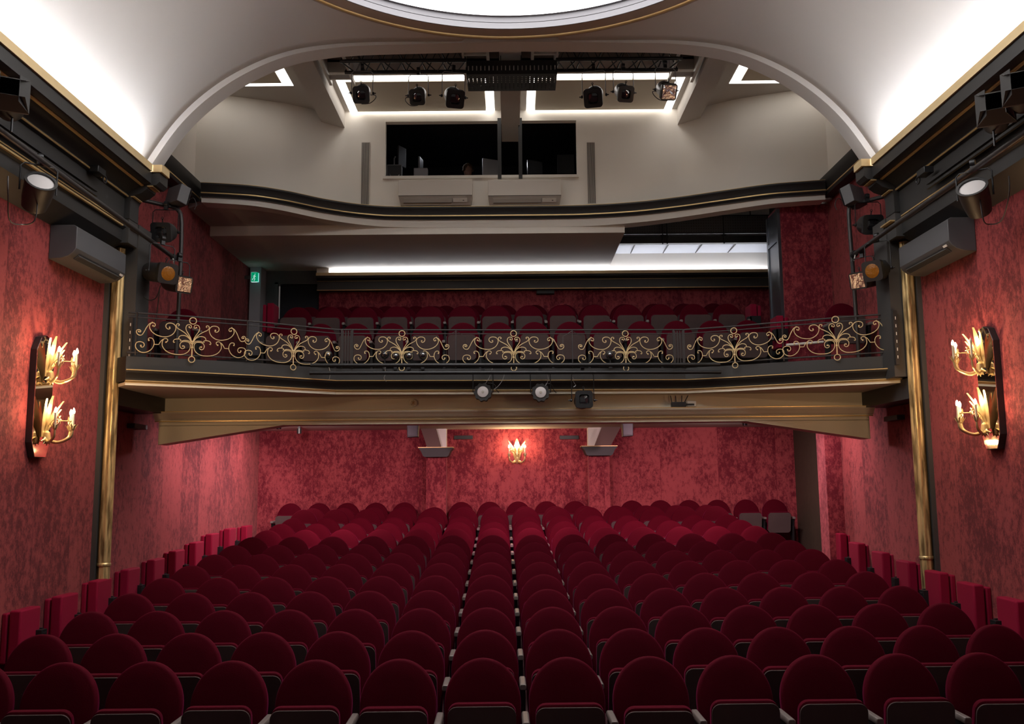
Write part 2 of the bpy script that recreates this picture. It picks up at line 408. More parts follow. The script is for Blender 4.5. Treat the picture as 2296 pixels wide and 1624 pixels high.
# beams and pilasters of the rear stalls
for s, xa, xb, lab in ((-1, -1.62, -1.25, 'left'), (1, 1.42, 1.81, 'right')):
    p = structure(MB().box(xa, xb, 17.02, 17.32, -1.4, .50).build('column', 'wally', smooth=0), 'red pilaster on the rear wall, %s of the sconce' % lab)
    MB().prism([(xa - .13, .62), (xb + .13, .62), (xb + .13, .60), (xb + .09, .56), (xb + .05, .47), (xb + .02, .45), (xa - .02, .45), (xa - .05, .47), (xa - .09, .56), (xa - .13, .60)], 16.88, 17.32, 'Y').build('capital', 'black', p, smooth=0)
    MB().box(xa - .14, xb + .14, 16.87, 17.32, .62, .632).build('gold_bead', 'gold', p, smooth=0)
    MB().box(xa, xb, 17.06, 17.32, .632, 1.0).build('pilaster_head', 'white', p, smooth=0)
    B_, T_ = ((-1.60, -1.34), (-1.72, -1.44)) if s < 0 else ((1.53, 1.83), (1.68, 2.03))
    MB().hexa([(B_[0], 16.93, .632), (B_[1], 16.93, .632), (T_[1], 16.93, .985), (T_[0], 16.93, .985), (B_[0], 17.1, .632), (B_[1], 17.1, .632), (T_[1], 17.1, .985), (T_[0], 17.1, .985)]).build('raking_strut', 'strut', p, smooth=0)

# ---- columns, piers, entablatures on both sides
PROF_BLACK = [(XW, 3.54), (4.115, 3.54), (4.115, 3.41), (4.14, 3.40), (4.24, 3.40), (4.27, 3.37), (4.34, 3.33), (4.38, 3.29), (4.38, 3.25), (4.41, 3.24), (4.41, 2.93), (4.38, 2.92), (4.38, 2.90), (4.42, 2.87), (4.42, 2.74), (4.45, 2.72), (XW, 2.60)]
def strip(s, pts, y0, y1, name, m, parent=None, smooth=40):
    poly = [(sx(s, x), z) for x, z in pts]
    return MB().prism(poly, y0, y1, 'Y').build(name, m, parent, smooth=smooth)
for s in (-1, 1):
    n = SIDE[s]
    e = structure(strip(s, PROF_BLACK, -1.0, 10.05, 'trim_' + ('2' if s < 0 else '3'), 'black'), 'black entablature along the top of the %s wall' % n)
    strip(s, [(4.26, 3.54), (4.095, 3.54), (4.095, 3.625), (4.115, 3.625), (4.115, 3.56), (4.26, 3.56)], -1.0, 9.95, 'gold_ledge', 'goldledge', e)
    strip(s, [(4.23, 3.402), (4.205, 3.402), (4.20, 3.392), (4.205, 3.382), (4.23, 3.38)], -1.0, 10.0, 'gold_bead', 'gold', e)
    strip(s, [(4.40, 3.272), (4.37, 3.272), (4.365, 3.262), (4.37, 3.252), (4.40, 3.25)], -1.0, 10.0, 'gold_bead', 'gold', e)
    strip(s, [(4.42, 2.932), (4.372, 2.932), (4.372, 2.918), (4.42, 2.918)], -1.0, 9.9, 'gold_bead', 'gold', e)
    strip(s, [(4.42, 2.905), (4.372, 2.905), (4.372, 2.887), (4.42, 2.887)], -1.0, 9.9, 'gold_bead', 'gold', e)
    # curtain track on the frieze
    t = MB(); bx(t, s, 4.30, 4.33, .0, 9.1, 3.02, 3.05); bx(t, s, 4.30, 4.33, .0, 9.1, 2.97, 2.995); bx(t, s, 4.33, 4.41, .0, 9.1, 3.03, 3.045)
    tag(t.build('curtain_track', 'metal', smooth=0), 'long black metal track fixed along the frieze of the %s wall' % n, 'track')
    # led strip behind the gold ledge
    lt = MB(); bx(lt, s, 4.12, 4.17, -.8, 9.92, 3.575, 3.60)
    lt.build('light_strip', 'led', e, smooth=0)
    # pier and capital
    pr = MB(); bx(pr, s, 4.34, XR + .1, 10.25, 10.62, 1.14, 3.0)
    pier = structure(pr.build('column', 'charcoal', smooth=0), 'dark pier above the balcony ledge on the %s' % n)
    capp = [(XR, 3.54), (4.02, 3.54), (4.02, 3.43), (4.06, 3.39), (4.15, 3.39), (4.16, 3.35), (4.22, 3.30), (4.31, 3.27), (4.33, 3.24), (4.345, 3.20), (4.345, 3.0), (XR, 3.0)]
    strip(s, capp, 9.99, 10.23, 'capital', 'black', pier, smooth=30)
    strip(s, [(4.16, 3.385), (4.095, 3.385), (4.095, 3.372), (4.16, 3.372)], 9.985, 10.20, 'gold_bead', 'gold', pier)
    strip(s, [(4.34, 3.262), (4.295, 3.262), (4.295, 3.250), (4.34, 3.250)], 9.985, 10.20, 'gold_bead', 'gold', pier)
    cg = MB().prism([(sx(s, 4.3), 9.97), (sx(s, 3.99), 9.97), (sx(s, 3.99), 10.20), (sx(s, 4.3), 10.20)], 3.54, 3.625)
    cg.build('gold_block', 'goldledge', pier, smooth=0)
    MB().prism([(sx(s, 4.5), 10.02), (sx(s, 4.30), 10.02), (sx(s, 4.30), 10.30), (sx(s, 4.5), 10.30)], 2.90, 2.915).build('gold_bead', 'gold', pier, smooth=0)
    c = MB(); bx(c, s, 4.352, 4.66, 10.0, 10.245, 2.72, 3.0)
    c.build('console', 'charcoal', pier, smooth=0)
    # grey edge strip and gilded column shaft
    gs = MB(); bx(gs, s, 4.60, XW + .19, 10.12, 10.5, -2.2, 2.70)
    structure(gs.build('trim_' + ('4' if s < 0 else '5'), 'charcoal', smooth=0), 'dark edge strip beside the gilded column on the %s' % n)
    poly = []
    cx, cy = sx(s, 4.535), 10.2
    for k in range(36):
        a = 2 * PI * k / 36; r = .066 + .006 * math.cos(a * 6)
        poly.append((cx + r * math.cos(a), cy + r * math.sin(a)))
    col = structure(MB().prism(poly, -.86, 2.70).build('column', 'gilt', smooth=60), 'tall gilded half column at the %s end of the balcony' % n)
    MB().lathe([(.066, -.90), (.074, -.895), (.076, -.875), (.068, -.862)], 28, c=(cx, cy, 0)).build('ring', 'gilt', col)
    MB().prism([(cx + .066 * math.cos(2 * PI * k / 8 + .39), cy + .066 * math.sin(2 * PI * k / 8 + .39)) for k in range(8)], -2.0, -.90).build('base', 'gilt', col, smooth=0)
    # dark side fascia from column to beam
    f = MB(); bx(f, s, 4.49, XR, 10.26, 11.66, .89, 1.125)
    structure(f.build('trim_' + ('6' if s < 0 else '7'), 'charcoal', smooth=0), 'dark fascia under the %s end of the balcony' % n)
    # black upper cornice on the side wall
    sc_prof = [(XR + .02, 4.17), (4.66, 4.17), (4.64, 4.20), (4.64, 4.22), (4.66, 4.25), (4.62, 4.33), (4.60, 4.40), (4.60, 4.43), (XR + .02, 4.43)]
    u = structure(strip(s, sc_prof, 10.5, 13.12, 'trim_1' + ('0' if s < 0 else '1'), 'black'), 'black cornice on the upper %s side wall' % n)
    strip(s, [(4.7, 4.222), (4.632, 4.222), (4.632, 4.205), (4.7, 4.205)], 10.5, 13.1, 'gold_bead', 'gold', u)
    structure(strip(s, [(XR + .1, 4.2), (XR - .06, 4.2), (XR - .06, 6.3), (XR + .1, 6.3)], 10.5, 13.4, 'wall_' + n, 'plaster_w', smooth=0), 'white plaster lining above the %s cornice' % n)

# ---- vaulted ceiling with the arch
def PYs(px, py, Y):
    p = PY(px, py, Y); return (-abs(p.x), p.z)
# average out the roll by using left-hand pixels only
outer = [PYs(a, b, 10.25) for a, b in ((335, 331), (375, 270), (437, 210), (500, 164), (574, 127), (649, 100), (774, 86), (950, 84.5), (1140, 83))]
outer = [(-4.56, 3.40), (-4.50, 3.52), (-4.40, 3.72)] + outer[:-1] + [(-1.0, outer[-1][1]), (0, outer[-1][1])]
inner = [PYs(a, b, 10.25) for a, b in ((350, 322), (375, 295), (422, 246), (500, 191), (574, 147), (649, 124), (724, 107), (824, 100), (974, 97), (1140, 94))]
inner = [(-4.40, 3.30), (-4.34, 3.58)] + inner[:-1] + [(0, inner[-1][1])]
def smooth_prof(p):
    # even resampling by arc length, then a few passes of averaging
    L = [0]
    for a, b in zip(p, p[1:]): L.append(L[-1] + math.hypot(b[0] - a[0], b[1] - a[1]))
    n = 64; ax = [(l, a[0]) for l, a in zip(L, p)]; az = [(l, a[1]) for l, a in zip(L, p)]
    q = [(interp(ax, L[-1] * k / n), interp(az, L[-1] * k / n)) for k in range(n + 1)]
    for _ in range(14):
        q = [q[0]] + [((q[i - 1][0] + q[i][0] * 2 + q[i + 1][0]) / 4, (q[i - 1][1] + q[i][1] * 2 + q[i + 1][1]) / 4) for i in range(1, n)] + [q[-1]]
    return q + [(-a, b) for a, b in q[::-1][1:]]
OUT = smooth_prof(outer)
INN = []
for i, (a, b) in enumerate(OUT):
    a0, b0 = OUT[max(i - 1, 0)]; a1, b1 = OUT[min(i + 1, len(OUT) - 1)]
    tl = math.hypot(a1 - a0, b1 - b0); d_ = .06 + .065 * min(1, abs(a) / 3.6)
    INN.append((a + (b1 - b0) / tl * d_, b - (a1 - a0) / tl * d_))
# keep x strictly increasing
OUT = [(a + XSH / 2, b) for a, b in OUT]; INN = [(a + XSH / 2, b) for a, b in INN]
DC = (0.0, 7.2)
v = []; f = []
ys = [-1 + .125 * k for k in range(91)]; ys = [y for y in ys if y <= 10.3]
for y in ys:
    v += [(a, y, b) for a, b in OUT]
nn = len(OUT)
for j in range(len(ys) - 1):
    for i in range(nn - 1):
        cxm = (OUT[i][0] + OUT[i + 1][0]) / 2; cym = (ys[j] + ys[j + 1]) / 2
        if math.hypot(cxm - DC[0], cym - DC[1]) > 2.82:
            f.append((j * nn + i, (j + 1) * nn + i, (j + 1) * nn + i + 1, j * nn + i + 1))
mb = MB(); mb.v = [Vector(q) for q in v]; mb.f = f
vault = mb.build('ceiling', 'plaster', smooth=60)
bmv = bmesh.new(); bmv.from_mesh(vault.data)
for vv in bmv.verts:
    if vv.is_boundary:
        dx_, dy_ = vv.co.x - DC[0], vv.co.y - DC[1]; rr_ = math.hypot(dx_, dy_)
        if rr_ < 3.1: vv.co.x = DC[0] + dx_ / rr_ * 2.84; vv.co.y = DC[1] + dy_ / rr_ * 2.84
bmv.to_mesh(vault.data); bmv.free()
sm = vault.modifiers.new('thick', 'SOLIDIFY'); sm.thickness = .05; sm.offset = -1
structure(vault, 'vaulted plaster ceiling of the hall')
# arch wall above the intrados
Q = [(-XR - .1, INN[0][1])] + INN + [(XR + .1, INN[-1][1])]
mb = MB(); n_ = len(Q)
vs = [(a_, y_, b_) for y_ in (10.25, 10.50) for a_, b_ in Q] + [(a_, y_, 7.0) for y_ in (10.25, 10.50) for a_, b_ in Q]
fs = []
for i in range(n_ - 1):
    fs += [(i, i + 1, 2 * n_ + i + 1, 2 * n_ + i), (n_ + i, 3 * n_ + i, 3 * n_ + i + 1, n_ + i + 1), (i, n_ + i, n_ + i + 1, i + 1), (2 * n_ + i, 2 * n_ + i + 1, 3 * n_ + i + 1, 3 * n_ + i)]
fs += [(0, 2 * n_, 3 * n_, n_), (n_ - 1, 2 * n_ - 1, 4 * n_ - 1, 3 * n_ - 1)]
mb._add(vs, fs)
me_arch = mb.build('wall_arch', 'plaster', smooth=30)
structure(me_arch, 'arched plaster rib at the end of the vaulted ceiling')
# round ceiling light
med = thing('ceiling_light', 'huge round luminous ceiling panel in a white ring with gold moulding', 'light', (DC[0], DC[1], 5.2))
med_m = MB().lathe([(2.70, .0), (2.90, 0.0), (2.90, .25), (2.70, .25)], 128)
mr = MB(); N_ = 128
def annulus(prof):
    m_ = MB(); n_ = len(prof); vs = []
    for k in range(N_):
        a = 2 * PI * k / N_; vs += [(r * math.cos(a), r * math.sin(a), z) for r, z in prof]
    m_._add(vs, [(k * n_ + i, ((k + 1) % N_) * n_ + i, ((k + 1) % N_) * n_ + (i + 1) % n_, k * n_ + (i + 1) % n_) for k in range(N_) for i in range(n_)]); return m_
annulus([(2.705, .0), (2.86, -.012), (2.93, -.012), (2.93, .25), (2.705, .25)]).build('ceiling_ring', 'brown', med, smooth=40)
annulus([(2.69, .0), (2.705, 0), (2.705, .07), (2.69, .07)]).build('inner_ring', 'ringw', med, smooth=40)
annulus([(2.69, .077), (2.705, .077), (2.705, .22), (2.66, .22), (2.66, .145), (2.69, .145)]).build('inner_ring', 'ringw', med, smooth=40)
annulus([(2.87 + .022 * math.cos(a * PI / 4), -.012 + .022 * math.sin(a * PI / 4)) for a in range(8)]).build('gold_ring', 'gold', med, smooth=60)
MB().lathe([(2.68, .148), (2.68, .16)], 96).build('luminous_panel', 'disc', med, smooth=30)

# ---- upper rear: curved parapet wall, cornice, fascia
RAIL_PX = [(450, 434), (512, 437), (574, 441.5), (636, 451), (680, 460), (724, 469), (786, 478.5), (849, 484.5), (899, 486), (1000, 486), (1148, 485.3), (1250, 484), (1323, 482), (1423, 476), (1523, 465), (1623, 451), (1722, 437.5), (1800, 431.5), (1852, 428)]
RAILP = [tuple(PZ(a, b, 4.20)[:2]) for a, b in RAIL_PX]
yc = sum(p[1] for p in RAILP[8:12]) / 4
RAILP = [(p[0], p[1]) for p in RAILP]
RAILP = [(x, yc if -1.5 < x < 1.05 else y) for x, y in RAILP]
RAILS = [(q.x, q.y) for q in catmull([Vector((a, b, 0)) for a, b in RAILP], 4)]
cor = structure(MB().sweep(RAILS, [(-.35, 4.17), (-.03, 4.17), (-.015, 4.185), (0, 4.20), (0, 4.215), (.0, 4.225), (-.02, 4.25), (.0, 4.30), (.03, 4.335), (.03, 4.355), (-.35, 4.355)], -1).build('trim_12', 'black', smooth=40), 'black curved cornice under the white gallery wall')
MB().sweep(RAILS, [(-.03, 4.222), (.010, 4.222), (.010, 4.206), (-.03, 4.206)], -1).build('gold_bead', 'gold', cor, smooth=0)
MB().sweep(RAILS, [(-.2, 4.356), (.032, 4.356), (.032, 4.362), (-.2, 4.362)], -1).build('gold_bead', 'gold', cor, smooth=0)
# fascia below it
FP = off_path(RAILS, .09)
m_ = MB(); vs = []
for x, y in FP:
    zb = 4.045 + .05 * min(1, max(0, (abs(x) - 1.4) / 3)) ** 1
    vs += [(x, y, zb), (x, y, 4.175), (x, y + .25, 4.175), (x, y + .25, zb)]
m_._add(vs, [(i * 4 + k, i * 4 + (k + 1) % 4, (i + 1) * 4 + (k + 1) % 4, (i + 1) * 4 + k) for i in range(len(FP) - 1) for k in range(4)])
structure(m_.build('trim_13', 'plaster_w', smooth=40), 'curved white fascia below the black cornice')
left_part = [p for p in off_path(RAILS, .2) if p[0] < 1.83]
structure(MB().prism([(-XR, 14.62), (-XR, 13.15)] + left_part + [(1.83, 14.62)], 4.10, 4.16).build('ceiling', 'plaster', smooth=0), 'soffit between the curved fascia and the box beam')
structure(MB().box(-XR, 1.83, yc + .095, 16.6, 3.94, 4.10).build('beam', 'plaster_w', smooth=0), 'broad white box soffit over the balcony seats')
# white wall above, with the opening of the control booth
YBW = yc + .15
def wall_y(x):
    return interp([(0, YBW), (2.74, YBW), (3.12, 13.86), (3.55, 13.58), (4.0, 13.40), (4.5, 13.24), (4.9, 13.17)], abs(x))
WP = [(x, wall_y(x)) for x in [-4.84 + .11 * k for k in range(89)]]
BX0, BX1 = PY(864, 330, YBW).x, PY(1293, 330, YBW).x
BZ0, BZ1 = PY(1148, 394, YBW).z, PY(1148, 271, YBW).z
def wall_piece(pts, z0, z1, name, lab, mt='plaster_w'):
    m_ = MB(); vs = []
    for x, y in pts: vs += [(x, y, z0), (x, y, z1), (x, y + .12, z1), (x, y + .12, z0)]
    m_._add(vs, [(i * 4 + k, i * 4 + (k + 1) % 4, (i + 1) * 4 + (k + 1) % 4, (i + 1) * 4 + k) for i in range(len(pts) - 1) for k in range(4)] + [(0, 1, 2, 3), tuple(len(vs) - 4 + k for k in range(4))])
    return structure(m_.build(name, mt, smooth=40), lab)
yL = lpath(BX0, WP); yR = lpath(BX1, WP)
wall_piece([(-XR - .05, WP[0][1] - .02)] + [p for p in WP if p[0] < BX0 - .02] + [(BX0, yL)], 4.16, 6.4, 'wall_rear', 'curved white gallery wall left of the control booth')
wall_piece([(BX1, yR)] + [p for p in WP if p[0] > BX1 + .02] + [(XR + .1, WP[-1][1] - .02)], 4.16, 6.4, 'wall_rear', 'curved white gallery wall right of the control booth')
mid = [(BX0, yL)] + [p for p in WP if BX0 < p[0] < BX1] + [(BX1, yR)]
wall_piece(mid, 4.16, BZ0 - .03, 'wall_rear', 'white wall below the control booth window')
wall_piece(mid, BZ1, 6.4, 'wall_rear', 'white wall above the control booth window')
# booth interior
bo = MB(); bo.box(BX0 - .6, BX1 + .6, 17.6, 17.7, 4.1, 6.4); bo.box(BX0 - .7, BX0 - .6, 14.65, 17.7, 4.1, 6.4); bo.box(BX1 + .6, BX1 + .7, 14.65, 17.7, 4.1, 6.4); bo.box(BX0 - .6, BX1 + .6, 14.65, 17.7, 6.3, 6.4)
structure(bo.build('wall_booth', 'booth', smooth=0), 'black walls inside the control booth')
structure(MB().box(BX0 - .6, BX1 + .6, 14.65, 17.7, 4.12, 4.3).build('floor', 'booth', smooth=0), 'floor of the control booth')
win = structure(MB().box(BX0 - .03, BX1 + .02, YBW - .04, YBW + .18, BZ0 - .045, BZ0).build('window_1', 'white', smooth=0), 'white sill of the control booth window')
for xx in (-.175, .165):
    MB().box(xx - .03, xx + .03, YBW - .05, YBW - .01, BZ0 - .06, BZ1 + .03).build('mullion', 'black', win, smooth=0)
# ---- rear ceiling
ZC1, ZC2 = 6.04, 5.93
for s in (-1, 1):
    xa, xb = (-2.71, -.14) if s < 0 else (.16, 2.745)
    cc = structure(MB().box(xa, xb, 12.75, 14.6, ZC1, ZC1 + .2).build('ceiling', 'plaster', smooth=0), 'flat plaster ceiling bay %s of the middle beam' % SIDE[s])
    # slot rectangle
    if s < 0: X0, X1 = -2.63, -.25
    else: X0, X1 = .27, 2.66
    Y0, Y1, W = 12.87, 14.26, .14
    l = MB(); z0, z1 = ZC1 - .003, ZC1 + .01
    l.box(X0, X1, Y1 - W, Y1, z0, z1); l.box(X0, X1, Y0, Y0 + W, z0, z1); l.box(X0, X0 + W * .95, Y0 + W, Y1 - W, z0, z1); l.box(X1 - W * .95, X1, Y0 + W, Y1 - W, z0, z1)
    l.build('light_strip', 'ledr', cc, smooth=0)
    MB().box(X0 + W, X1 - W, Y0 + W, Y1 - W, ZC1 - .035, ZC1 + .01).build('ceiling_panel', 'cream', cc, smooth=0)
    c2 = MB(); bx(c2, s, 3.04, XR, 10.5, 14.6, ZC2, ZC2 + .3)
    c2 = structure(c2.build('ceiling', 'plaster', smooth=0), 'lower side ceiling beyond the %s beam' % SIDE[s])
    if s < 0: a = PZ(658, 192, ZC2); b = PZ(620, 143, ZC2)
    else: a = PZ(1635, 187, ZC2); b = PZ(1665, 135, ZC2)
    l = MB(); z0, z1 = ZC2 - .003, ZC2 + .01
    xo = a.x; far = a.y; near = b.y
    l.box(min(xo, s * 4.78), max(xo, s * 4.78), far - .15, far, z0, z1)
    l.box(min(xo, xo + s * .14), max(xo, xo + s * .14), near, far - .15, z0, z1)
    l.build('light_strip', 'ledr', c2, smooth=0)
    MB().box(min(xo + s * .14, s * 4.78), max(xo + s * .14, s * 4.78), near, far - .15, ZC2 - .03, ZC2 + .01).build('ceiling_panel', 'cream', c2, smooth=0)
    b_ = MB(); xa, xb = (-3.04, -2.71) if s < 0 else (2.745, 3.06)
    b_.box(xa, xb, 10.5, 14.6, 5.76, 6.5)
    structure(b_.build('beam', 'plaster', smooth=0), 'deep plaster beam running to the gallery wall on the %s' % SIDE[s])
structure(MB().box(-.14, .16, 10.5, 14.86, 5.76, 6.5).build('beam', 'plaster', smooth=0), 'middle plaster beam ending in the control booth window')
vd = MB().box(-2.75, 2.8, 10.45, 12.9, 6.9, 7.0); vd.box(-2.75, 2.8, 12.75, 12.85, 6.2, 7.0)
structure(vd.build('ceiling', 'void', smooth=0), 'dark ceiling void above the lighting truss')
# ---- balcony rear cornice with light cove
co_ = structure(MB().box(-3.60, 4.95, 16.42, 16.62, 3.53, 3.69).build('trim_14', 'charcoal', smooth=0), 'dark frieze with gold lines behind the balcony seats')
MB().sweep([(-3.60, 16.42), (4.95, 16.42)], [(-.1, 3.74), (.10, 3.74), (.10, 3.79), (.07, 3.74), (.05, 3.72), (.02, 3.69), (-.1, 3.69)], -1).build('cornice', 'black', co_, smooth=0)
MB().sweep([(-3.60, 16.42), (4.95, 16.42)], [(.09, 3.775), (.125, 3.775), (.125, 3.83), (.105, 3.83), (.09, 3.79)], -1).build('gold_ledge', 'goldledge', co_, smooth=0)
MB().box(-3.60, 4.95, 16.395, 16.42, 3.69, 3.705).box(-3.60, 4.95, 16.385, 16.42, 3.715, 3.73).box(-3.60, 4.95, 16.40, 16.42, 3.518, 3.53).build('gold_bead', 'gold', co_, smooth=0)
MB().box(-3.35, 4.85, 16.50, 16.54, 3.80, 3.825).build('light_strip', 'ledb', co_, smooth=0)
MB().box(-3.60, -3.38, 16.36, 16.60, 3.75, 3.93).build('cove_end', 'plaster_w', co_, smooth=0)
# ---- open technical ceiling over the right of the balcony
tc = MB()
tc.prism([(16.6, 4.22), (16.6, 4.25), (15.95, 4.285), (15.95, 4.255)], 1.83, 4.95, 'X')
tcc = structure(tc.build('ceiling', 'foilwhite', smooth=0), 'pale lit panels over the open right part of the balcony')
sl = MB()
for x_ in (2.24, 2.85, 3.46, 4.07): sl.box(x_, x_ + .012, 15.97, 16.58, 4.212, 4.235)
sl.M = Matrix.Identity(4); sl.build('panel_joint', 'metal', tcc, smooth=0)
structure(MB().box(1.83, 5.0, 15.95, 16.0, 4.27, 5.0).build('wall_rear', 'plaster', smooth=0), 'plaster upstand behind the ventilation grille')
structure(MB().box(4.60, 4.98, 14.9, 15.6, 4.2, 5.0).build('trim_15', 'black', smooth=0), 'black duct casing in the open ceiling')
structure(MB().box(1.8, 5.0, 14.85, 16.7, 5.0, 5.1).build('ceiling', 'void', smooth=0), 'dark slab above the open technical ceiling')
gr = thing('ventilation_grille', 'wide grey perforated grille above the black bar, right of the box soffit', 'grille', (3.3, 15.75, 4.52))
MB().cbox((0, 0, 0), (2.7, .03, .30)).build('perforated_panel', 'grey', gr, smooth=0)
hs = MB()
for k in range(60):
    for j in range(6):
        hs.cbox((-1.3 + k * .044, -.016, -.125 + j * .05), (.014, .004, .02))
hs.build('perforation', 'slot', gr, smooth=0)
MB().tube([(-1.0, 0, .15), (-1.0, 0, .48)], .01, 6).tube([(1.0, 0, .15), (1.0, 0, .48)], .01, 6).box(-1.35, 1.35, -.03, .0, .15, .17).box(-1.35, 1.35, -.03, 0, -.17, -.15).build('grille_frame', 'metal', gr, smooth=0)
bar = tag(MB().box(1.84, 4.97, 15.62, 15.74, 4.155, 4.285).build('black_bar', 'black', smooth=0, bevel=.004), 'long black bar hung below the open ceiling, over the bright cove', 'bar')
for px in (1484, 1494, 1621):
    p = PY(px, 520, 15.66)
    rod = tag(MB().tube([(p.x, 15.60, 4.13), (p.x, 15.60, 4.95)], .012, 6).box(p.x - .035, p.x + .035, 15.585, 15.66, 4.275, 4.30).build('hanger_rod', 'metal'), {1484: 'thin black hanger rod nearest the box soffit, close beside another', 1494: 'thin black hanger rod, second from the box soffit', 1621: 'thin black hanger rod standing alone before the grille'}[px], 'rod', 'hanger rods holding the black bar')
# ------------------------------------------------------------------ seats
def outline(wd, h0, ht, n=26):
    pts = [(-wd * .94, 0), (-wd * .985, h0 * .5)]
    for k in range(n + 1):
        a = PI - PI * k / n
        pts.append((wd * math.cos(a), h0 + (ht - h0) * math.sin(a)))
    pts += [(wd * .985, h0 * .5), (wd * .94, 0)]
    return pts
def backrest_mesh(m=None):
    wd, ht = .240, .575
    base = outline(wd, .305, ht)
    # tilt: v runs up the leaning back
    t = R(11)
    b = MB(m); vs = []; n = len(base)
    rings = [(.060, .076), (.012, .070), (0, .056), (0, .026), (.004, .012), (.012, .004), (.020, .003), (.028, .0), (.09, -.005), (.17, -.008)]
    cvx, cvz = 0, ht * .45
    for ins, dep in rings:
        k = 1 - ins / wd
        kz = 1 - ins / (ht * .5)
        for u, v in base:
            uu = u * k; vv = cvz + (v - cvz) * kz
            vs.append((uu, .055 + vv * math.sin(t) + dep * math.cos(t), .365 + vv * math.cos(t) - dep * math.sin(t)))
    fs = [(i * n + j, i * n + (j + 1) % n, (i + 1) * n + (j + 1) % n, (i + 1) * n + j) for i in range(len(rings) - 1) for j in range(n)]
    fs += [list(range(n))[::-1], [(len(rings) - 1) * n + j for j in range(n)]]
    b._add(vs, fs); return b
def rrect(w_, h, r, n=5, bottom=True):
    pts = []
    for cx, cz, a0 in ((w_ - r, h - r, 0), (-(w_ - r), h - r, 90), (-(w_ - r), r if bottom else 0, 180), (w_ - r, r if bottom else 0, 270)):
        if cz < h / 2 and not bottom:
            pts.append((math.copysign(w_, cx), 0)); continue
        for k in range(n + 1):
            a = R(a0 + 90 * k / n); pts.append((cx + r * math.cos(a), cz + r * math.sin(a)))
    return pts
def make_seat(arms):
    t = thing('theatre_seat', 'red velvet theatre seat', 'theatre seat')
    backrest_mesh().build('backrest', 'seat', t, smooth=50)
    c = MB()
    prof = rrect(.205, .385, .06)
    n = len(prof); vs = []
    for ins, y in ((.02, -.075), (0, -.06), (0, -.03), (.02, .0), (.07, .012)):
        k = 1 - ins / .205
        vs += [(u * k, y, -.04 + .1925 + (v - .1925) * k + .0) for u, v in prof]
    c._add(vs, [(i * n + j, i * n + (j + 1) % n, (i + 1) * n + (j + 1) % n, (i + 1) * n + j) for i in range(4) for j in range(n)] + [list(range(n))[::-1], [4 * n + j for j in range(n)]])
    cu = c.build('seat_cushion', 'seat', t, smooth=50, loc=(0, 0, .375))
    cu.rotation_euler = (R(5), 0, 0)
    MB().prism(rrect(.206, .370, .055), -.084, -.074, 'Y').build('seat_board', 'board', cu, smooth=40, bevel=.002, loc=(0, 0, -.035))
    for x in arms:
        a = MB(Matrix.Translation((x, 0, 0)))
        a.prism([(-.021, .572), (.021, .572), (.0235, .585), (.0225, .602), (.016, .612), (-.016, .612), (-.0225, .602), (-.0235, .585)], -.15, .12, 'Y')
        a.build('armrest', 'arm', t, smooth=40, bevel=.005)
        s_ = MB(Matrix.Translation((x, 0, 0)))
        s_.prism([(-.05, .0), (.12, .0), (.12, .03), (.09, .06), (.10, .56), (-.10, .572), (-.06, .45), (-.02, .06), (-.05, .03)], -.018, .018, 'X')
        s_.build('side_frame', 'metal', t, smooth=0, bevel=.003)
    return t
PITCH_S = .53
protos = {'mid': make_seat((.265,)), 'end': make_seat((.265, -.265))}
used = set()
def place_seat(kind, x, y, z, rz, label, group, drop=0):
    if kind not in used:
        o = protos[kind]; used.add(kind)
    else:
        o = copy_tree(protos[kind])
    o.location = (x, y, z); o.rotation_euler = (0, 0, rz)
    tag(o, label, 'theatre seat', group)
    if drop:
        for ch in o.children:
            if ch.name.startswith('seat_cushion'): ch.rotation_euler = (R(5 + drop), 0, 0)
    return o
SL = -.0118
rows = []
for k in range(1, 13): rows.append((k, 5.97 + .78 * (k - 1), -1.118 + .0505 * (k - 1)))
rows += [(13, 15.32, -.447), (14, 16.05, -.445), (15, 17.06, -.378)]
ROWN = {1: 'front row of the stalls', 13: 'third row from the rear stalls wall', 14: 'second row from the rear stalls wall', 15: 'rearmost stalls row, against the wall'}
for k, Y, top in rows:
    yc0 = Y - .20
    if k == 15: idx = [i for i in range(-8, 10) if i not in (-3, 3)]; xs = [(i * .53 + .092) for i in idx]
    else: xs = [(i - 6.5) * PITCH_S for i in range(14)]
    zf = top - .925
    if k >= 13: zf = {13: -1.375, 14: -1.375, 15: -1.31}[k]
    for j, xl in enumerate(xs):
        xg = (.135 + SL * Y if k < 15 else 0) + xl
        yy = yc0 - SL * xl if k < 15 else yc0
        nm = ROWN.get(k, 'stalls row %s, counted from the front' % {2: 'two', 3: 'three', 4: 'four', 5: 'five', 6: 'six', 7: 'seven', 8: 'eight', 9: 'nine', 10: 'ten', 11: 'eleven', 12: 'twelve'}.get(k, ''))
        zz = zf if k >= 13 else row_floor(yy - .05) - .005
        if k < 13: zz = top - .925
        lab = 'red velvet seat, %s from the left, %s' % (ORD[j + 1], nm)
        dr = {(1, 1): 7, (1, 4): 5, (1, 5): 8, (1, 7): 5, (1, 8): 12, (1, 10): 4, (2, 4): 5}.get((k, j), random.choice((0, 0, 0, 0, 2, 3)))
        place_seat('end' if j == 0 else 'mid', xg, yy, zz, -SL if k < 15 else 0, lab, 'red seats of the %s' % nm.split(',')[0], dr)
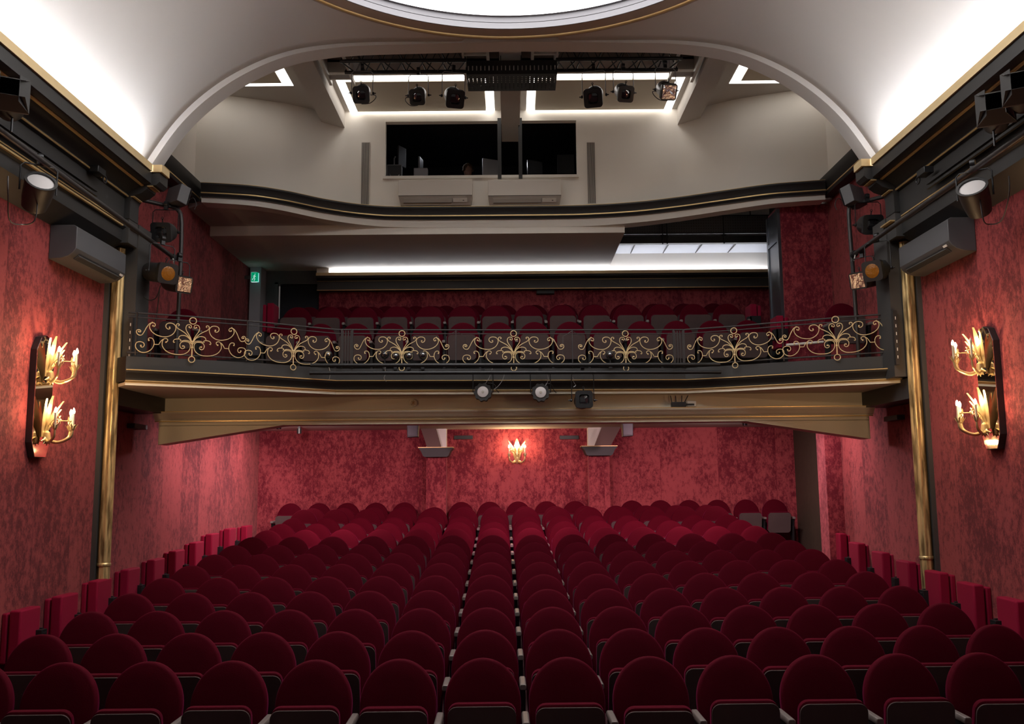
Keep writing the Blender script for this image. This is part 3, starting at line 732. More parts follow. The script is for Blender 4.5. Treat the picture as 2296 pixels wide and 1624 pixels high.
# balcony rows: (Y of backrest top, floor z, x of the middle)
for bi, (Y, zf, xo, nm) in enumerate(((13.3, 1.42, .07, 'balcony front row'), (14.3, 1.87, .01, 'second balcony row'), (15.02, 2.01, .03, 'third balcony row'), (15.85, 2.18, .15, 'rearmost balcony row'))):
    for j in range(14):
        xl = (j - 6.5) * PITCH_S + xo
        if bi == 2 and j == 13: continue
        place_seat('end' if j == 0 else 'mid', xl, Y - .20, zf, 0, 'red velvet seat, %s from the left, %s' % (ORD[j + 1], nm), 'red seats of the %s' % nm)
for s in (-1, 1):
    place_seat('end', s * 4.44 + (.02 if s > 0 else 0), 11.85, 1.42, 0, 'single red seat behind the balustrade at the far %s, by the side wall' % SIDE[s], 'single side seats of the balcony')

# folding wall seats along both aisles
def make_fold(post=False):
    t = thing('folding_wall_seat', 'x', 'folding seat')
    MB().box(.0, .055, -.17, .17, .0, .45).build('back_pad', 'seat_lit', t, bevel=.015, seg=3)
    MB().box(.07, .18, -.175, .175, -.02, .475).build('seat_pad', 'seat_lit', t, bevel=.018, seg=3)
    h = MB().box(.02, .20, .178, .20, .10, .27); h.box(.17, .235, .10, .2, .10, .26); h.box(.235, .239, .12, .18, .215, .235)
    h.build('hinge_bracket', 'metal', t, bevel=.004)
    if post: MB().box(.02, .10, -.12, .12, -.52, .0).build('post', 'metal', t)
    return t
fp = make_fold(); first = True
LPX = [(48, 1370), (139.5, 1338), (220, 1303), (289, 1278), (347.5, 1256), (395, 1236), (440, 1217), (476, 1198), (516, 1186), (554, 1180)]
RPX = [(1882, 1197), (1923, 1219), (1977, 1240), (2035, 1261), (2104.5, 1285), (2181.5, 1312), (2278, 1348)]
for s, lst in ((-1, LPX), (1, RPX[::-1])):
    for j, (px, py) in enumerate(lst):
        Xf = (4.47 if abs(PX(px, py, s * 4.47).y) < 10.1 else 4.66) + (XSH if s > 0 else 0)
        p = PX(px, py, s * Xf)
        o = fp if first else copy_tree(fp); first = False
        o.location = (s * (Xf + .18), p.y + .175, p.z - .475)
        o.rotation_euler = (0, 0, 0 if s < 0 else PI)
        if s > 0:
            for ch in o.children:
                if 'hinge' in ch.name: ch.scale = (1, -1, 1)
        near = 'nearest the stage' if j == 0 else '%s from the stage' % ORD[j + 1]
        tag(o, 'red folded-up seat on the %s wall, %s' % (SIDE[s], near), 'folding seat', 'folded seats along the %s wall' % SIDE[s])
fb = make_fold(True)
for i, (px, py, Y, rz, lab) in enumerate(((612, 684, 14.7, 0, 'red folded seat by the grey door pilaster at the left of the balcony'), (1684, 686, 14.7, PI, 'red folded seat right of the second balcony row'), (1742, 712, 13.5, PI, 'red folded seat low beside the red wall panel of the balcony'))):
    o = fb if i == 0 else copy_tree(fb)
    p = PY(px, py, Y); zt = p.z - .475
    o.location = (p.x - (.12 if rz == 0 else -.12), Y, zt); o.rotation_euler = (0, 0, rz)
    for ch in o.children:
        if ch.name.startswith('post'):
            fl_ = 1.42 if Y < 13.78 else 2.01
            ch.scale = (1, 1, (zt - fl_) / .52)
    tag(o, lab, 'folding seat', 'folded seats of the balcony')
# ------------------------------------------------------------------ gilt balustrade
SCROLL = dict(
    heart=[(727, 560), (712, 515), (688, 470), (662, 428), (653, 390), (666, 358), (695, 350), (716, 363), (716, 385), (700, 391), (690, 380)],
    branch=[(722, 560), (700, 515), (650, 460), (600, 428), (560, 405), (541, 378), (548, 352), (570, 351), (576, 366), (564, 372)],
    curl=[(722, 566), (695, 520), (655, 492), (612, 488), (582, 503), (575, 530), (590, 537), (601, 548), (590, 560)],
    twig=[(588, 535), (560, 534), (528, 543), (514, 566), (522, 580), (532, 572)],
    low=[(724, 585), (700, 556), (668, 546), (630, 549), (606, 560)],
    top=[(466, 400), (472, 412), (452, 422), (430, 408), (422, 385), (432, 360), (465, 347), (508, 354), (536, 388), (532, 435), (502, 482), (450, 512), (390, 518), (320, 501), (265, 462), (240, 412), (248, 375), (270, 358), (295, 364), (303, 386), (290, 402), (277, 393)],
    side=[(268, 356), (238, 372), (207, 418), (182, 473), (157, 512), (122, 514), (98, 488), (101, 460), (124, 450), (144, 464), (138, 480), (122, 474)],
    big=[(432, 582), (446, 572), (450, 552), (430, 538), (405, 546), (390, 582), (393, 632), (430, 682), (490, 713), (560, 723), (630, 718), (680, 690), (706, 650), (711, 600), (690, 567), (650, 560), (610, 570), (592, 600), (598, 635), (622, 650), (645, 636), (640, 616), (625, 618)],
    foot=[(238, 572), (232, 555), (246, 542), (275, 546), (294, 576), (297, 622), (276, 670), (238, 705), (190, 721), (140, 712), (102, 677), (92, 640), (106, 606), (145, 594), (180, 606), (190, 634), (176, 657), (156, 655), (152, 640)],
    link=[(298, 616), (350, 616), (362, 592), (382, 562), (415, 538)],
)
def scroll_panel(p0, p1, zb, ht, label):
    """gilt wrought iron ornament between two plan points"""
    p0 = Vector((p0[0], p0[1], 0)); p1 = Vector((p1[0], p1[1], 0))
    W_ = (p1 - p0).length; d = (p1 - p0).normalized(); mid = (p0 + p1) / 2
    t = thing('gilt_scroll_panel', label, 'balustrade ornament', (mid.x, mid.y, zb), math.atan2(d.y, d.x), 'gilt scroll panels of the balcony balustrade')
    kx = W_ / 1266; kz = ht / 530
    def cv(q): return (( q[0] - 733) * kx, 0, (775 - q[1]) * kz)
    for sd in (1, -1):
        for nm, pts in SCROLL.items():
            q = [cv(a) for a in pts]
            if sd < 0: q = [(-a, b, c) for a, b, c in q]
            q = q if nm == 'link' else catmull(q, 4)
            m_ = MB().tube(q, .0052, 6)
            if nm in ('top', 'foot', 'big', 'side', 'heart'):
                for e in ((q[0], q[-1]) if nm in ('top', 'foot', 'big') else (q[-1],)):
                    m_.lathe([(.001, -.008), (.008, -.006), (.010, 0), (.008, .006), (.001, .008)], 10, 'Y', tuple(e))
            if nm == 'side': m_.lathe([(.001, -.007), (.008, 0), (.001, .007)], 8, 'Z', (q[0][0], 0, q[0][2] + .006))
            m_.build({'heart': 'heart_scroll', 'branch': 'branch_scroll', 'curl': 'leaf_curl', 'twig': 'twig', 'low': 'leaf_curl', 'top': 'upper_scroll', 'side': 'end_scroll', 'big': 'lower_scroll', 'foot': 'foot_scroll', 'link': 'link_bar'}[nm], 'scroll', t, smooth=60)
    s_ = MB().tube([cv((733, 545)), cv((733, 738))], .007, 8); s_.lathe([(.008, -.012), (.014, 0), (.008, .012)], 10, 'Z', cv((733, 632)))
    s_.build('stem', 'scroll', t)
    for zc, r in ((300, 40), (775, 36)):
        MB().ring(cv((733, zc)), r * kz, .006, 24, 6).build('ring', 'scroll', t, smooth=60)
    return t
RP = off_path(LEDGE, .06)
def on_path(px, py=800):
    r = ray(px, py)
    best = None
    for a, b in zip(RP, RP[1:]):
        A, B = Vector((*a, 0)), Vector((*b, 0)); D = B - A
        den = r.x * D.y - r.y * D.x
        if abs(den) < 1e-9: continue
        u = (A.x * D.y - A.y * D.x) / den; v_ = (A.x * r.y - A.y * r.x) / den
        if -.02 <= v_ <= 1.02 and u > 0:
            best = (r.x * u, r.y * u)
            if 0 <= v_ <= 1: return best
    return best
PANELS = [(304, 549, 704, 812, 'left end of the balustrade, next to the column'), (549, 760, 737, 829, 'second from the left, on the slanting part'), (795, 1006, 742, 829, 'third from the left, behind the glass bulbs'),
          (1039, 1264, 742, 829, 'in the very middle of the balustrade'), (1298, 1508, 742, 829, 'third from the right end of the balustrade'), (1543, 1757, 736, 829, 'second from the right, on the slanting part'), (1757, 2004, 708, 808, 'right end of the balustrade, next to the column')]
for x0, x1, yt, yb, lab in PANELS:
    a, b = on_path(x0), on_path(x1)
    xm = (x0 + x1) / 2; c_ = on_path(xm)
    yt = 742 if 790 < xm < 1510 else yt
    ky = lambda d_, df: next((v_ for k_, v_ in d_.items() if abs(k_ - xm) < 8), df)
    zt = PY(xm, ky({426.5: 712, 654.5: 737, 1650: 736, 1883: 709}, 742), c_[1]).z
    zb = PY(xm, ky({426.5: 806, 654.5: 824, 1650: 820, 1883: 801}, 826), c_[1]).z
    scroll_panel(a, b, zb, (zt - zb) * 530 / 515, 'gilt wrought iron scroll panel, ' + lab)
# black railing
rail = thing('balcony_railing', 'thin black iron railing that carries the gilt scroll panels along the balcony', 'railing')
RP2 = off_path(LEDGE, .085)
top = [(x, y, 1.915) for x, y in RP2]
m_ = MB().tube(top, .010, 6); m_.build('top_rail', 'iron', rail)
MB().tube([(x, y, 1.865) for x, y in RP2], .007, 6).build('second_rail', 'iron', rail)
MB().tube([(x, y, 1.46) for x, y in RP2], .010, 6).build('bottom_rail', 'iron', rail)
RB = off_path(LEDGE, .05)
for px in (552, 765, 789, 1022, 1284, 1512, 1535, 1758, 1998, 302):
    p = on_path(px)
    wd = .006 if px in (552, 1758, 1022, 1284, 302, 1998) else .011
    MB().box(p[0] - wd, p[0] + wd, p[1] + .01, p[1] + .035, 1.43, 1.92).build('post', 'iron', rail)
for px in (1022, 1284):
    p = on_path(px)
    m_ = MB()
    for q in (-.12, .12):
        m_.tube([(p[0] + q, p[1] + .02, 1.45), (p[0] + q, p[1] + .02, 1.83), (p[0], p[1] + .02, 1.90)], .004, 5)
    m_.build('centre_brace', 'iron', rail)
for a, b in ((765, 789), (1512, 1535)):
    p, q = on_path(a), on_path(b)
    m_ = MB()
    for k in range(4):
        u = (k + .5) / 4; m_.box(p[0] + (q[0] - p[0]) * u - .008, p[0] + (q[0] - p[0]) * u + .008, min(p[1], q[1]) + .015, min(p[1], q[1]) + .03, 1.46, 1.90)
    m_.build('bar_cluster', 'iron', rail)
# lighting pipes in front of the slab
pa, pb = on_path(700), on_path(1610)
for z_, lab, dy in ((1.425, 'upper black pipe along the front of the balcony, under the scroll panels', .06), (1.325, 'lower black pipe just above the gold edge of the balcony', .10)):
    tag(MB().tube([(pa[0], pa[1] - dy - .02, z_), (pb[0], pb[1] - dy - .02, z_)], .024, 12).build('lighting_pipe', 'metal'), lab, 'pipe', 'lighting pipes on the balcony front')

# ------------------------------------------------------------------ stage lights
def T(loc, rx=0, rz=0, ry=0):
    return Matrix.Translation(loc) @ Matrix.Rotation(rz, 4, 'Z') @ Matrix.Rotation(rx, 4, 'X') @ Matrix.Rotation(ry, 4, 'Y')
def u_yoke(b, w_, h, r=.006):
    b.tube([(-w_, 0, 0), (-w_, 0, h - .03), (-w_ + .03, 0, h), (w_ - .03, 0, h), (w_, 0, h - .03), (w_, 0, 0)], r, 6); return b
def clampy(t, M0, h, pipe_r=.025):
    MB(M0).box(-.022, .022, -.018, .018, h, h + .05).lathe([(.034, -.022), (.036, 0), (.034, .022)], 14, 'X', (0, 0, h + .075)).build('clamp', 'metal', t)
def profile_spot(label, loc, rx, rz, s=1.0, group=None, body='alu', gel=None, yoke=.26, cable=0, clamp=True, body_len=.20, square=True):
    """ellipsoidal spotlight hung from a pipe: loc is the middle of its body; looks to -Y before turning"""
    t = thing('stage_spotlight', label, 'stage light', loc, 0, group)
    Y0 = Matrix.Rotation(rz, 4, 'Z'); B = Y0 @ Matrix.Rotation(rx, 4, 'X')
    w_ = .125 * s
    u_yoke(MB(Y0), w_ + .012, yoke * s).build('yoke', 'alu' if body == 'alu' else 'metal', t)
    if clamp: clampy(t, Y0, yoke * s)
    MB(B).lathe([(.05 * s, body_len), (.085 * s, body_len - .01), (.10 * s, body_len - .07), (.105 * s, .02 * s), (.10 * s, -.06 * s), (.095 * s, -.10 * s)], 20, 'Y').build('body', body, t, smooth=30)
    if square:
        pl = rrect(.105 * s, .21 * s, .035 * s); pl = [(a, b - .105 * s) for a, b in pl]
        fr = MB(B); n = len(pl)
        hole = [(.07 * s * math.cos(2 * PI * k / n + PI / n), .07 * s * math.sin(2 * PI * k / n + PI / n)) for k in range(n)]
        # square plate with a round hole
        def near(p): return min(range(n), key=lambda i: (hole[i][0] - p[0]) ** 2 + (hole[i][1] - p[1]) ** 2)
        vs = [(u, y, v_) for y in (-.10 * s, -.15 * s) for u, v_ in pl]
        ang = [math.atan2(v_, u) for u, v_ in pl]
        vs += [(.072 * s * math.cos(a), y, .072 * s * math.sin(a)) for y in (-.10 * s, -.15 * s) for a in ang]
        fs = []
        for k in range(n):
            j = (k + 1) % n
            fs += [(k, j, n + j, n + k), (n + k, n + j, 3 * n + j, 3 * n + k), (3 * n + k, 3 * n + j, 2 * n + j, 2 * n + k), (2 * n + k, 2 * n + j, j, k)]
        fr._add(vs, fs); fr.build('colour_frame', 'metal', t, smooth=30)
    if gel:
        (MB(B).lathe([(.001, -.156 * s), (.05 * s, -.156 * s), (.074 * s, -.150 * s), (.074 * s, -.14 * s)], 24, 'Y') if gel == 'amber' else MB(B).box(-.085 * s, .085 * s, -.158 * s, -.152 * s, -.085 * s, .085 * s)).build('colour_gel', gel, t, smooth=40)
    else:
        MB(B).lathe([(.001, -.135 * s), (.04 * s, -.133 * s), (.07 * s, -.122 * s), (.07 * s, -.11 * s)], 24, 'Y').build('lens', 'lens', t, smooth=60)
    for q in (-1, 1):
        k = MB(Y0).lathe([(.012 * s, 0), (.018 * s, .008), (.018 * s, .022), (.008, .03), (.008, .05)], 8, 'X', (0, 0, 0))
        k = MB(Y0 @ Matrix.Translation((q * (w_ + .005), 0, 0)) @ Matrix.Scale(q, 4, (1, 0, 0))).lathe([(.012 * s, 0), (.018 * s, .008), (.018 * s, .022), (.008, .03), (.008, .05)], 8, 'X')
        k.build('locking_knob', 'metal', t)
    MB(B).tube([(0, -.06 * s, .10 * s), (0, -.07 * s, .145 * s)], .007, 6).ring((0, -.07 * s, .15 * s), .012, .004, 10, 5).build('frame_latch', 'metal', t)
    if cable:
        c = [(cable * .10 * s, .1, .02), (cable * .17 * s, .02, -.02), (cable * .17 * s, -.02, -.09), (cable * .10 * s, -.03, -.16), (cable * .0, -.06, -.17 * s)] if cable else None
        MB(Y0).tube(catmull(c, 4), .006, 6).build('cable', 'iron', t)
    return t
TR = 12.0
for px, py, rz, rx, s, cab, gel, lab in (
        (812, 209, R(3), R(34), .98, 1, None, 'black-faced spotlight under the left truss, nearest the plaster beam'),
        (938, 214, R(-2), R(34), .92, -1, None, 'black-faced spotlight with bright barrel, middle of the left truss'),
        (1017, 217, R(14), R(34), 1.08, 0, None, 'large turned spotlight of the left truss, beside the cable tray'),
        (1332, 215, R(-12), R(34), 1.1, 0, None, 'large turned spotlight of the right truss, nearest the cable tray'),
        (1398, 207, R(8), R(34), .95, 0, None, 'spotlight in the middle of the right truss with blue-black face'),
        (1493, 202, R(8), R(34), .98, -1, 'foil', 'spotlight with crumpled silver foil at the right end of the right truss')):
    p = PY(px, py, TR)
    profile_spot(lab, p, rx, rz, s * 1.1, 'spotlights hanging from the ceiling truss', 'alu', gel, .30, cab)
# truss
for s, xa, xb in ((-1, -2.35, -.6), (1, .65, 2.4)):
    t = thing('lighting_truss', 'black lattice lighting truss in the ceiling opening, %s of the middle beam' % SIDE[s], 'truss')
    A = {(0, 0): (11.9, 5.80), (1, 0): (12.25, 5.80), (0, 1): (11.9, 6.12), (1, 1): (12.25, 6.12)}
    for key, (y_, z_) in A.items():
        MB().tube([(xa, y_, z_), (xb, y_, z_)], .026, 10).build('chord', 'metal', t)
    m1 = MB(); m2 = MB()
    n = 6; dx = (xb - xa) / n
    for k in range(n):
        x0, x1, xm = xa + k * dx, xa + (k + 1) * dx, xa + (k + .5) * dx
        for (y0, z0), (y1, z1), mm in ((A[(0, 0)], A[(0, 1)], m1), (A[(1, 0)], A[(1, 1)], m2), (A[(0, 0)], A[(1, 0)], m1), (A[(0, 1)], A[(1, 1)], m2)):
            mm.tube([(x0, y0, z0), (xm, y1, z1), (x1, y0, z0)], .011, 6)
    m1.build('lattice_bracing', 'metal', t); m2.build('lattice_bracing', 'metal', t)
# steel hangers
for s, xe, xi in ((-1, -2.64, -.30), (1, 2.69, .32)):
    for x_, lab in ((xe, 'by the outer plaster beam'), (xi, 'by the middle beam')):
        t = thing('steel_hanger_frame', 'galvanised steel frame holding the %s truss, %s' % (SIDE[s], lab), 'steel frame', (x_, 12.1, 5.85), 0, 'steel frames of the lighting trusses')
        q = -1 if (x_ > xe) == (s < 0) else 1
        sg = -1 if ((x_ == xe) == (s < 0)) else 1      # direction towards the near beam
        MB().box(-.02, .02, -.55, .62, -.03, .03).build('channel', 'steel', t)
        MB().box(min(-sg * .36, 0), max(-sg * .36, 0), -.30, -.26, -.02, .04).build('channel', 'steel', t)
        MB().box(min(-sg * .36, 0), max(-sg * .36, 0), .42, .46, -.02, .04).build('channel', 'steel', t)
        MB().tube([(-sg * .34, .44, .02), (-sg * .34, .44, .9)], .014, 6).build('threaded_rod', 'steel', t)
        MB().box(-sg * .34 - .015, -sg * .34 + .015, -.5, .62, -.035, .025).build('channel', 'steel', t)
# cable tray
tr = thing('cable_tray', 'black perforated cable tray hung under the middle beam', 'cable tray', (0.02, 11.8, 5.42))
m_ = MB(); x0, x1 = -.60, .62
m_.box(x0, x1, -.27, -.26, .12, .19); m_.box(x0, x1, -.27, -.26, .0, .05)
nx = 22
for k in range(nx + 1):
    xx = x0 + (x1 - x0) * k / nx
    m_.box(max(x0, xx - .021), min(x1, xx + .021), -.27, -.26, .05, .12)
m_.build('tray_lip', 'metal', tr, smooth=0)
m_ = MB(); m_.box(x0, x1, -.27, -.19, -.004, 0); m_.box(x0, x1, .21, .26, -.004, 0)
for k in range(nx + 1):
    xx = x0 + (x1 - x0) * k / nx
    m_.box(max(x0, xx - .023), min(x1, xx + .023), -.19, .21, -.004, 0)
for k in range(7):
    yy = -.15 + k * .055; m_.box(x0, x1, yy - .012, yy + .012, -.005, .001)
m_.build('tray_floor', 'metal', tr, smooth=0)
MB().box(x0, x1, .25, .26, 0, .10).build('tray_lip', 'metal', tr, smooth=0)
MB().tube([(-.14, -.1, .0), (-.14, -.1, .34)], .006, 6).tube([(.14, -.1, 0), (.14, -.1, .34)], .006, 6).build('hanger_wire', 'metal', tr)

# side booms at the balcony ends
def par_can(label, loc, rx, rz, s=1.0, lens='lensw', group=None, yoke=.24, tail=True, leaf=False, yup=1):
    t = thing('stage_floodlight' if leaf else 'par_light', label, 'stage light', loc, 0, group)
    Y0 = Matrix.Rotation(rz, 4, 'Z'); B = Y0 @ Matrix.Rotation(rx, 4, 'X')
    if yoke: u_yoke(MB(Y0), .13 * s, yoke * s, .008).build('yoke', 'metal', t); clampy(t, Y0, yoke * s)
    MB(B).lathe([(.05 * s, .17 * s), (.09 * s, .14 * s), (.105 * s, .05 * s), (.112 * s, -.08 * s), (.118 * s, -.10 * s), (.118 * s, -.115 * s), (.098 * s, -.115 * s), (.098 * s, -.10 * s)], 22, 'Y').build('housing', 'black', t, smooth=30)
    MB(B).lathe([(.001, -.112 * s), (.06 * s, -.110 * s), (.097 * s, -.10 * s), (.097 * s, -.08 * s)], 22, 'Y').build('lens', lens, t, smooth=60)
    if leaf:
        d = MB(B); w_ = .125 * s
        d.box(-w_, w_, -.12 * s, -.10 * s, -w_, -w_ * .8).box(-w_, w_, -.12 * s, -.10 * s, w_ * .8, w_); d.box(-w_, -w_ * .8, -.12 * s, -.10 * s, -w_ * .8, w_ * .8); d.box(w_ * .8, w_, -.12 * s, -.10 * s, -w_ * .8, w_ * .8)
        d.build('leaf_frame', 'metal', t)
        for k in range(4):
            K = B @ Matrix.Rotation(k * PI / 2, 4, 'Y')
            MB(K @ Matrix.Translation((0, -.12 * s, w_)) @ Matrix.Rotation(R(28), 4, 'X')).hexa([(-w_, 0, 0), (w_, 0, 0), (w_ * .8, -.14 * s, 0), (-w_ * .8, -.14 * s, 0), (-w_, 0, .003), (w_, 0, .003), (w_ * .8, -.14 * s, .003), (-w_ * .8, -.14 * s, .003)]).build('barn_door', 'black', t, smooth=0)
    return t
def led_par(label, loc, s=1.0, group=None):
    t = thing('par_light', label, 'stage light', loc, 0, group)
    u_yoke(MB(), .125 * s, .26 * s, .006).build('yoke', 'metal', t); clampy(t, Matrix.Identity(4), .26 * s)
    b = MB()
    n = 40; out = []
    for k in range(n):
        a = 2 * PI * k / n; r = (.108 + (.008 if k % 4 < 2 else -.004)) * s; out.append((r * math.cos(a), r * math.sin(a)))
    b.prism(out, -.06, .12, 'Y'); b.build('finned_housing', 'black', t, smooth=0)
    MB().lathe([(.001, -.082), (.04 * s, -.080), (.068 * s, -.070), (.070 * s, -.055)], 24, 'Y').build('diffuser', 'lensw', t, smooth=50)
    MB().lathe([(.001, -.088), (.016 * s, -.086), (.018 * s, -.078)], 14, 'Y').build('diffuser_centre', 'vent', t)
    MB().tube(catmull([(.06, .05, .12), (.14, .0, .10), (.17, .02, .03), (.20, .03, .0)], 4), .005, 5).build('cable', 'iron', t)
    return t
pl = 11.28
led_par('round black light with pale disc below the balcony edge, left of two alike', PY(1083, 880, pl), 1, 'lamps hanging below the balcony edge')
led_par('round black light with pale disc below the balcony edge, right of two alike', PY(1212, 881, pl), 1, 'lamps hanging below the balcony edge')
profile_spot('all-black spotlight below the balcony edge, right of the pale discs', PY(1307, 898, pl), R(0), R(2), 1.02, 'lamps hanging below the balcony edge', 'black', None, .34)
# clear glass globes on the balcony pipe
for i, (px, py, r, lab) in enumerate(((735, 797, .056, 'clear glass globe lamp standing alone before the second scroll panel'), (863, 796, .052, 'clear glass globe lamp, leftmost of the four before the third scroll panel'), (887, 800, .058, 'clear glass globe lamp, second of the four before the third scroll panel'),
        (917, 799, .058, 'clear glass globe lamp, third of the four before the third scroll panel'), (948, 797, .052, 'clear glass globe lamp, rightmost of the four before the third scroll panel'), (1368, 797, .054, 'clear glass globe lamp before the fifth scroll panel'))):
    p = PY(px, py, 11.36)
    t = thing('globe_lamp', lab, 'lamp', p, 0, 'glass globe lamps on the balcony pipe')
    MB().lathe([(.001, -r)] + [(r * math.sin(PI * k / 14), -r * math.cos(PI * k / 14)) for k in range(1, 14)] + [(.001, r)], 22).build('glass_globe', 'lens', t, smooth=80)
    MB().ring((0, -.01, 0), r * 1.02, .006, 24, 6).build('rim', 'metal', t)
    MB().tube([(0, 0, -r), (0, 0, 1.43 - p.z)], .010, 6).box(-.02, .02, -.03, .03, 1.40 - p.z, 1.46 - p.z).build('stem', 'metal', t)
# wireless unit and vent rosette on the cream beam
p = PY(1520, 905, 11.55)
t = thing('wireless_router', 'small black radio unit with upright antennas on the cream beam ledge', 'radio unit', (p.x, 11.56, .915))
MB().box(-.085, .10, -.03, .03, 0, .065).build('case', 'metal', t, bevel=.004)
for x_, dx in ((-.075, -.015), (-.02, -.006), (.05, .006), (.085, .05)):
    MB().tube([(x_, 0, .06), (x_ + dx, 0, .15)], .006, 6).build('antenna', 'metal', t)
MB().box(.10, .21, -.012, .012, .02, .045).build('plug', 'metal', t)
tag(MB().box(p.x + .13, p.x + .245, 11.61, 11.65, .925, 1.0).build('socket_box', 'white', bevel=.004), 'small white socket box beside the radio unit on the cream beam', 'socket')
p = PY(927, 904, 11.64)
t = thing('vent_rosette', 'small round cream rosette vent on the cream beam', 'vent', (p.x, 11.645, p.z))
MB().lathe([(.052, 0), (.052, -.012), (.044, -.02), (.001, -.02)], 24, 'Y').build('disc', 'cream', t)
m_ = MB()
for k in range(8):
    a = k * PI / 4; m_.tube([(0, -.022, 0), (.038 * math.cos(a), -.022, .038 * math.sin(a))], .003, 4)
m_.build('spokes', 'gold', t)

# booms and their lamps
for s in (-1, 1):
    n = SIDE[s]
    q = lambda px, py, Y: PY(px, py, Y)
    YPp = 11.0
    if s < 0: pts = [(398, 712), (405, 600), (407, 500), (400, 472), (382, 463), (318, 463)]
    else: pts = [(1920, 706), (1912, 600), (1903, 480), (1910, 462), (1930, 454), (1993, 452)]
    w3 = [PY(a, b, YPp) for a, b in pts]
    w3[0].z = 1.42
    w3[-1].y = 10.62
    if s > 0: w3 = w3
    boom = tag(MB().tube([tuple(v_) for v_ in w3[:2]] + [tuple(v_) for v_ in catmull(w3[1:-1], 4)] + [tuple(w3[-1])], .026, 10).build('pipe_boom', 'iron', smooth=60), 'bent upright black pipe at the %s end of the balcony' % n, 'pipe')
    far = PY(390, 578, 10.9) if s < 0 else PY(1915, 570, 10.9)
    near = PX(0, 292, -4.17) if s < 0 else PX(2296, 300, 4.20)
    dirv = (near - far).normalized(); end = near + dirv * 2.5
    pipe = tag(MB().tube([tuple(far), tuple(end)], .026, 12).build('lighting_pipe', 'iron'), 'long black pipe running along the %s wall to the upright boom' % n, 'pipe')
    c = thing('pipe_clamp', 'black clamp joining the long pipe to the %s boom' % n, 'clamp', far)
    MB().lathe([(.04, -.04), (.045, 0), (.04, .04)], 12, 'Y').build('clamp_body', 'metal', c); MB().tube([(0, -.05, 0), (s * -.03, -.06, -.10)], .007, 6).build('lever', 'steel', c)
    def onp(Y):
        k = (Y - far.y) / (end.y - far.y); return far + (end - far) * k
    # lamps on the pipe
    def pipe_lamp(px, py, Y, fn, *a, **k): pass
    if s < 0:
        LP = dict(box=(398, 441, 11.0), mid=(370, 521, 10.9), amb=(362, 612, 10.3), sil=(400, 637, 10.75), par=(85, 432, 7.6), big=(22, 228, 7.1), tiny=(225, 396, 8.9))
    else:
        LP = dict(box=(1914, 441, 11.0), mid=(1948, 504, 10.9), amb=(1970, 606, 10.3), sil=(1936, 628, 10.75), par=(2187, 444, 7.7), big=(2232, 258, 7.4), tiny=(2068, 398, 9.0))
    # square wash light on top of the boom
    P_ = PY(*LP['box'])
    t = thing('square_wash_light', 'grey square floodlight on top of the %s boom, facing away' % n, 'stage light', P_)
    Bm = Matrix.Rotation(s * R(38), 4, 'Z') @ Matrix.Rotation(R(-14), 4, 'X')
    MB(Bm).box(-.15, .15, -.07, .07, -.12, .12).build('housing', 'grey', t, bevel=.008)
    MB(Bm).box(-.15, .15, .075, .085, -.115, .115).build('front_glass', 'lens', t)
    MB().tube([(s * -.02, 0, -.13), (s * -.02, 0, -.17)], .014, 6).build('bracket', 'metal', t)
    MB().tube(catmull([(-s * .13, .02, -.05), (-s * .20, 0, -.02), (-s * .24, 0, -.10), (-s * .22, .0, -.17)], 4), .005, 5).build('cable', 'iron', t)
    P_ = PY(*LP['mid'])
    profile_spot('black rounded spotlight hanging from the top arm of the %s boom' % n, P_, R(16), s * R(-4), 1.15, None, 'black', None, .25)
    P_ = PY(*LP['amb'])
    profile_spot('spotlight with amber colour gel beside the %s pier' % n, P_, R(12), s * R(-48), 1.12, None, 'black', 'amber', .30, body_len=.34)
    P_ = PY(*LP['sil'])
    profile_spot('spotlight with crumpled silver gel below the amber one, %s side' % n, P_, R(12), s * R(-48), 1.0, None, 'black', 'foil', .28, body_len=.30)
    P_ = PX(LP['par'][0], LP['par'][1], s * 4.22)
    par_can('black can light with frosted white lens on the pipe of the %s wall' % n, P_, R(-38), s * R(-40), 1.15, 'lensw', None, .22)
    P_ = PX(LP['big'][0], LP['big'][1], s * 4.10)
    par_can('large black lamp with open barn doors high on the %s wall' % n, P_, R(-4), s * R(-28), 1.15, 'lens', None, .0, leaf=True)
    hp = onp(P_.y)
    tag(MB().tube([(P_.x, P_.y + .05, P_.z - .02), (P_.x, P_.y + .05, hp.z)], .010, 6).build('lamp_bracket', 'metal'), 'thin bracket carrying the barn door lamp on the %s wall' % n, 'bracket')
    if s > 0:
        P2 = PX(2290, 212, 4.12)
        par_can('second barn door lamp at the right edge of the picture, above its twin', P2, R(-4), R(-30), 1.1, 'lens', None, .0, leaf=True)
    P_ = PX(LP['tiny'][0], LP['tiny'][1], s * 4.33)
    t = thing('small_projector', 'small black lamp on the metal track of the %s frieze' % n, 'stage light', P_)
    MB().box(-.05, .05, -.16, .02, .0, .07).build('case', 'metal', t, bevel=.006); MB().ring((s * -.02, .06, -.01), .04, .008, 14, 6, 'YZ').build('handle', 'metal', t)
    # trailing cables
    a, b = (P_, P_)
    k0 = PX(18 if s < 0 else 2262, 395, s * 4.2); k1 = PX(15 if s < 0 else 2252, 480, s * 4.3)
    c_ = [k0, k0 + Vector((0, .02, -.16)), k1 + Vector((0, .05, -.04)), k1 + Vector((0, .25, -.02)), k0 + Vector((0, .45, -.25)), k0 + Vector((0, .48, -.05))]
    tag(MB().tube([tuple(v_) for v_ in catmull(c_, 5)], .006, 5).build('power_cable', 'iron', smooth=60), 'loop of thin black cable below the frosted lamp on the %s wall' % n, 'cable')
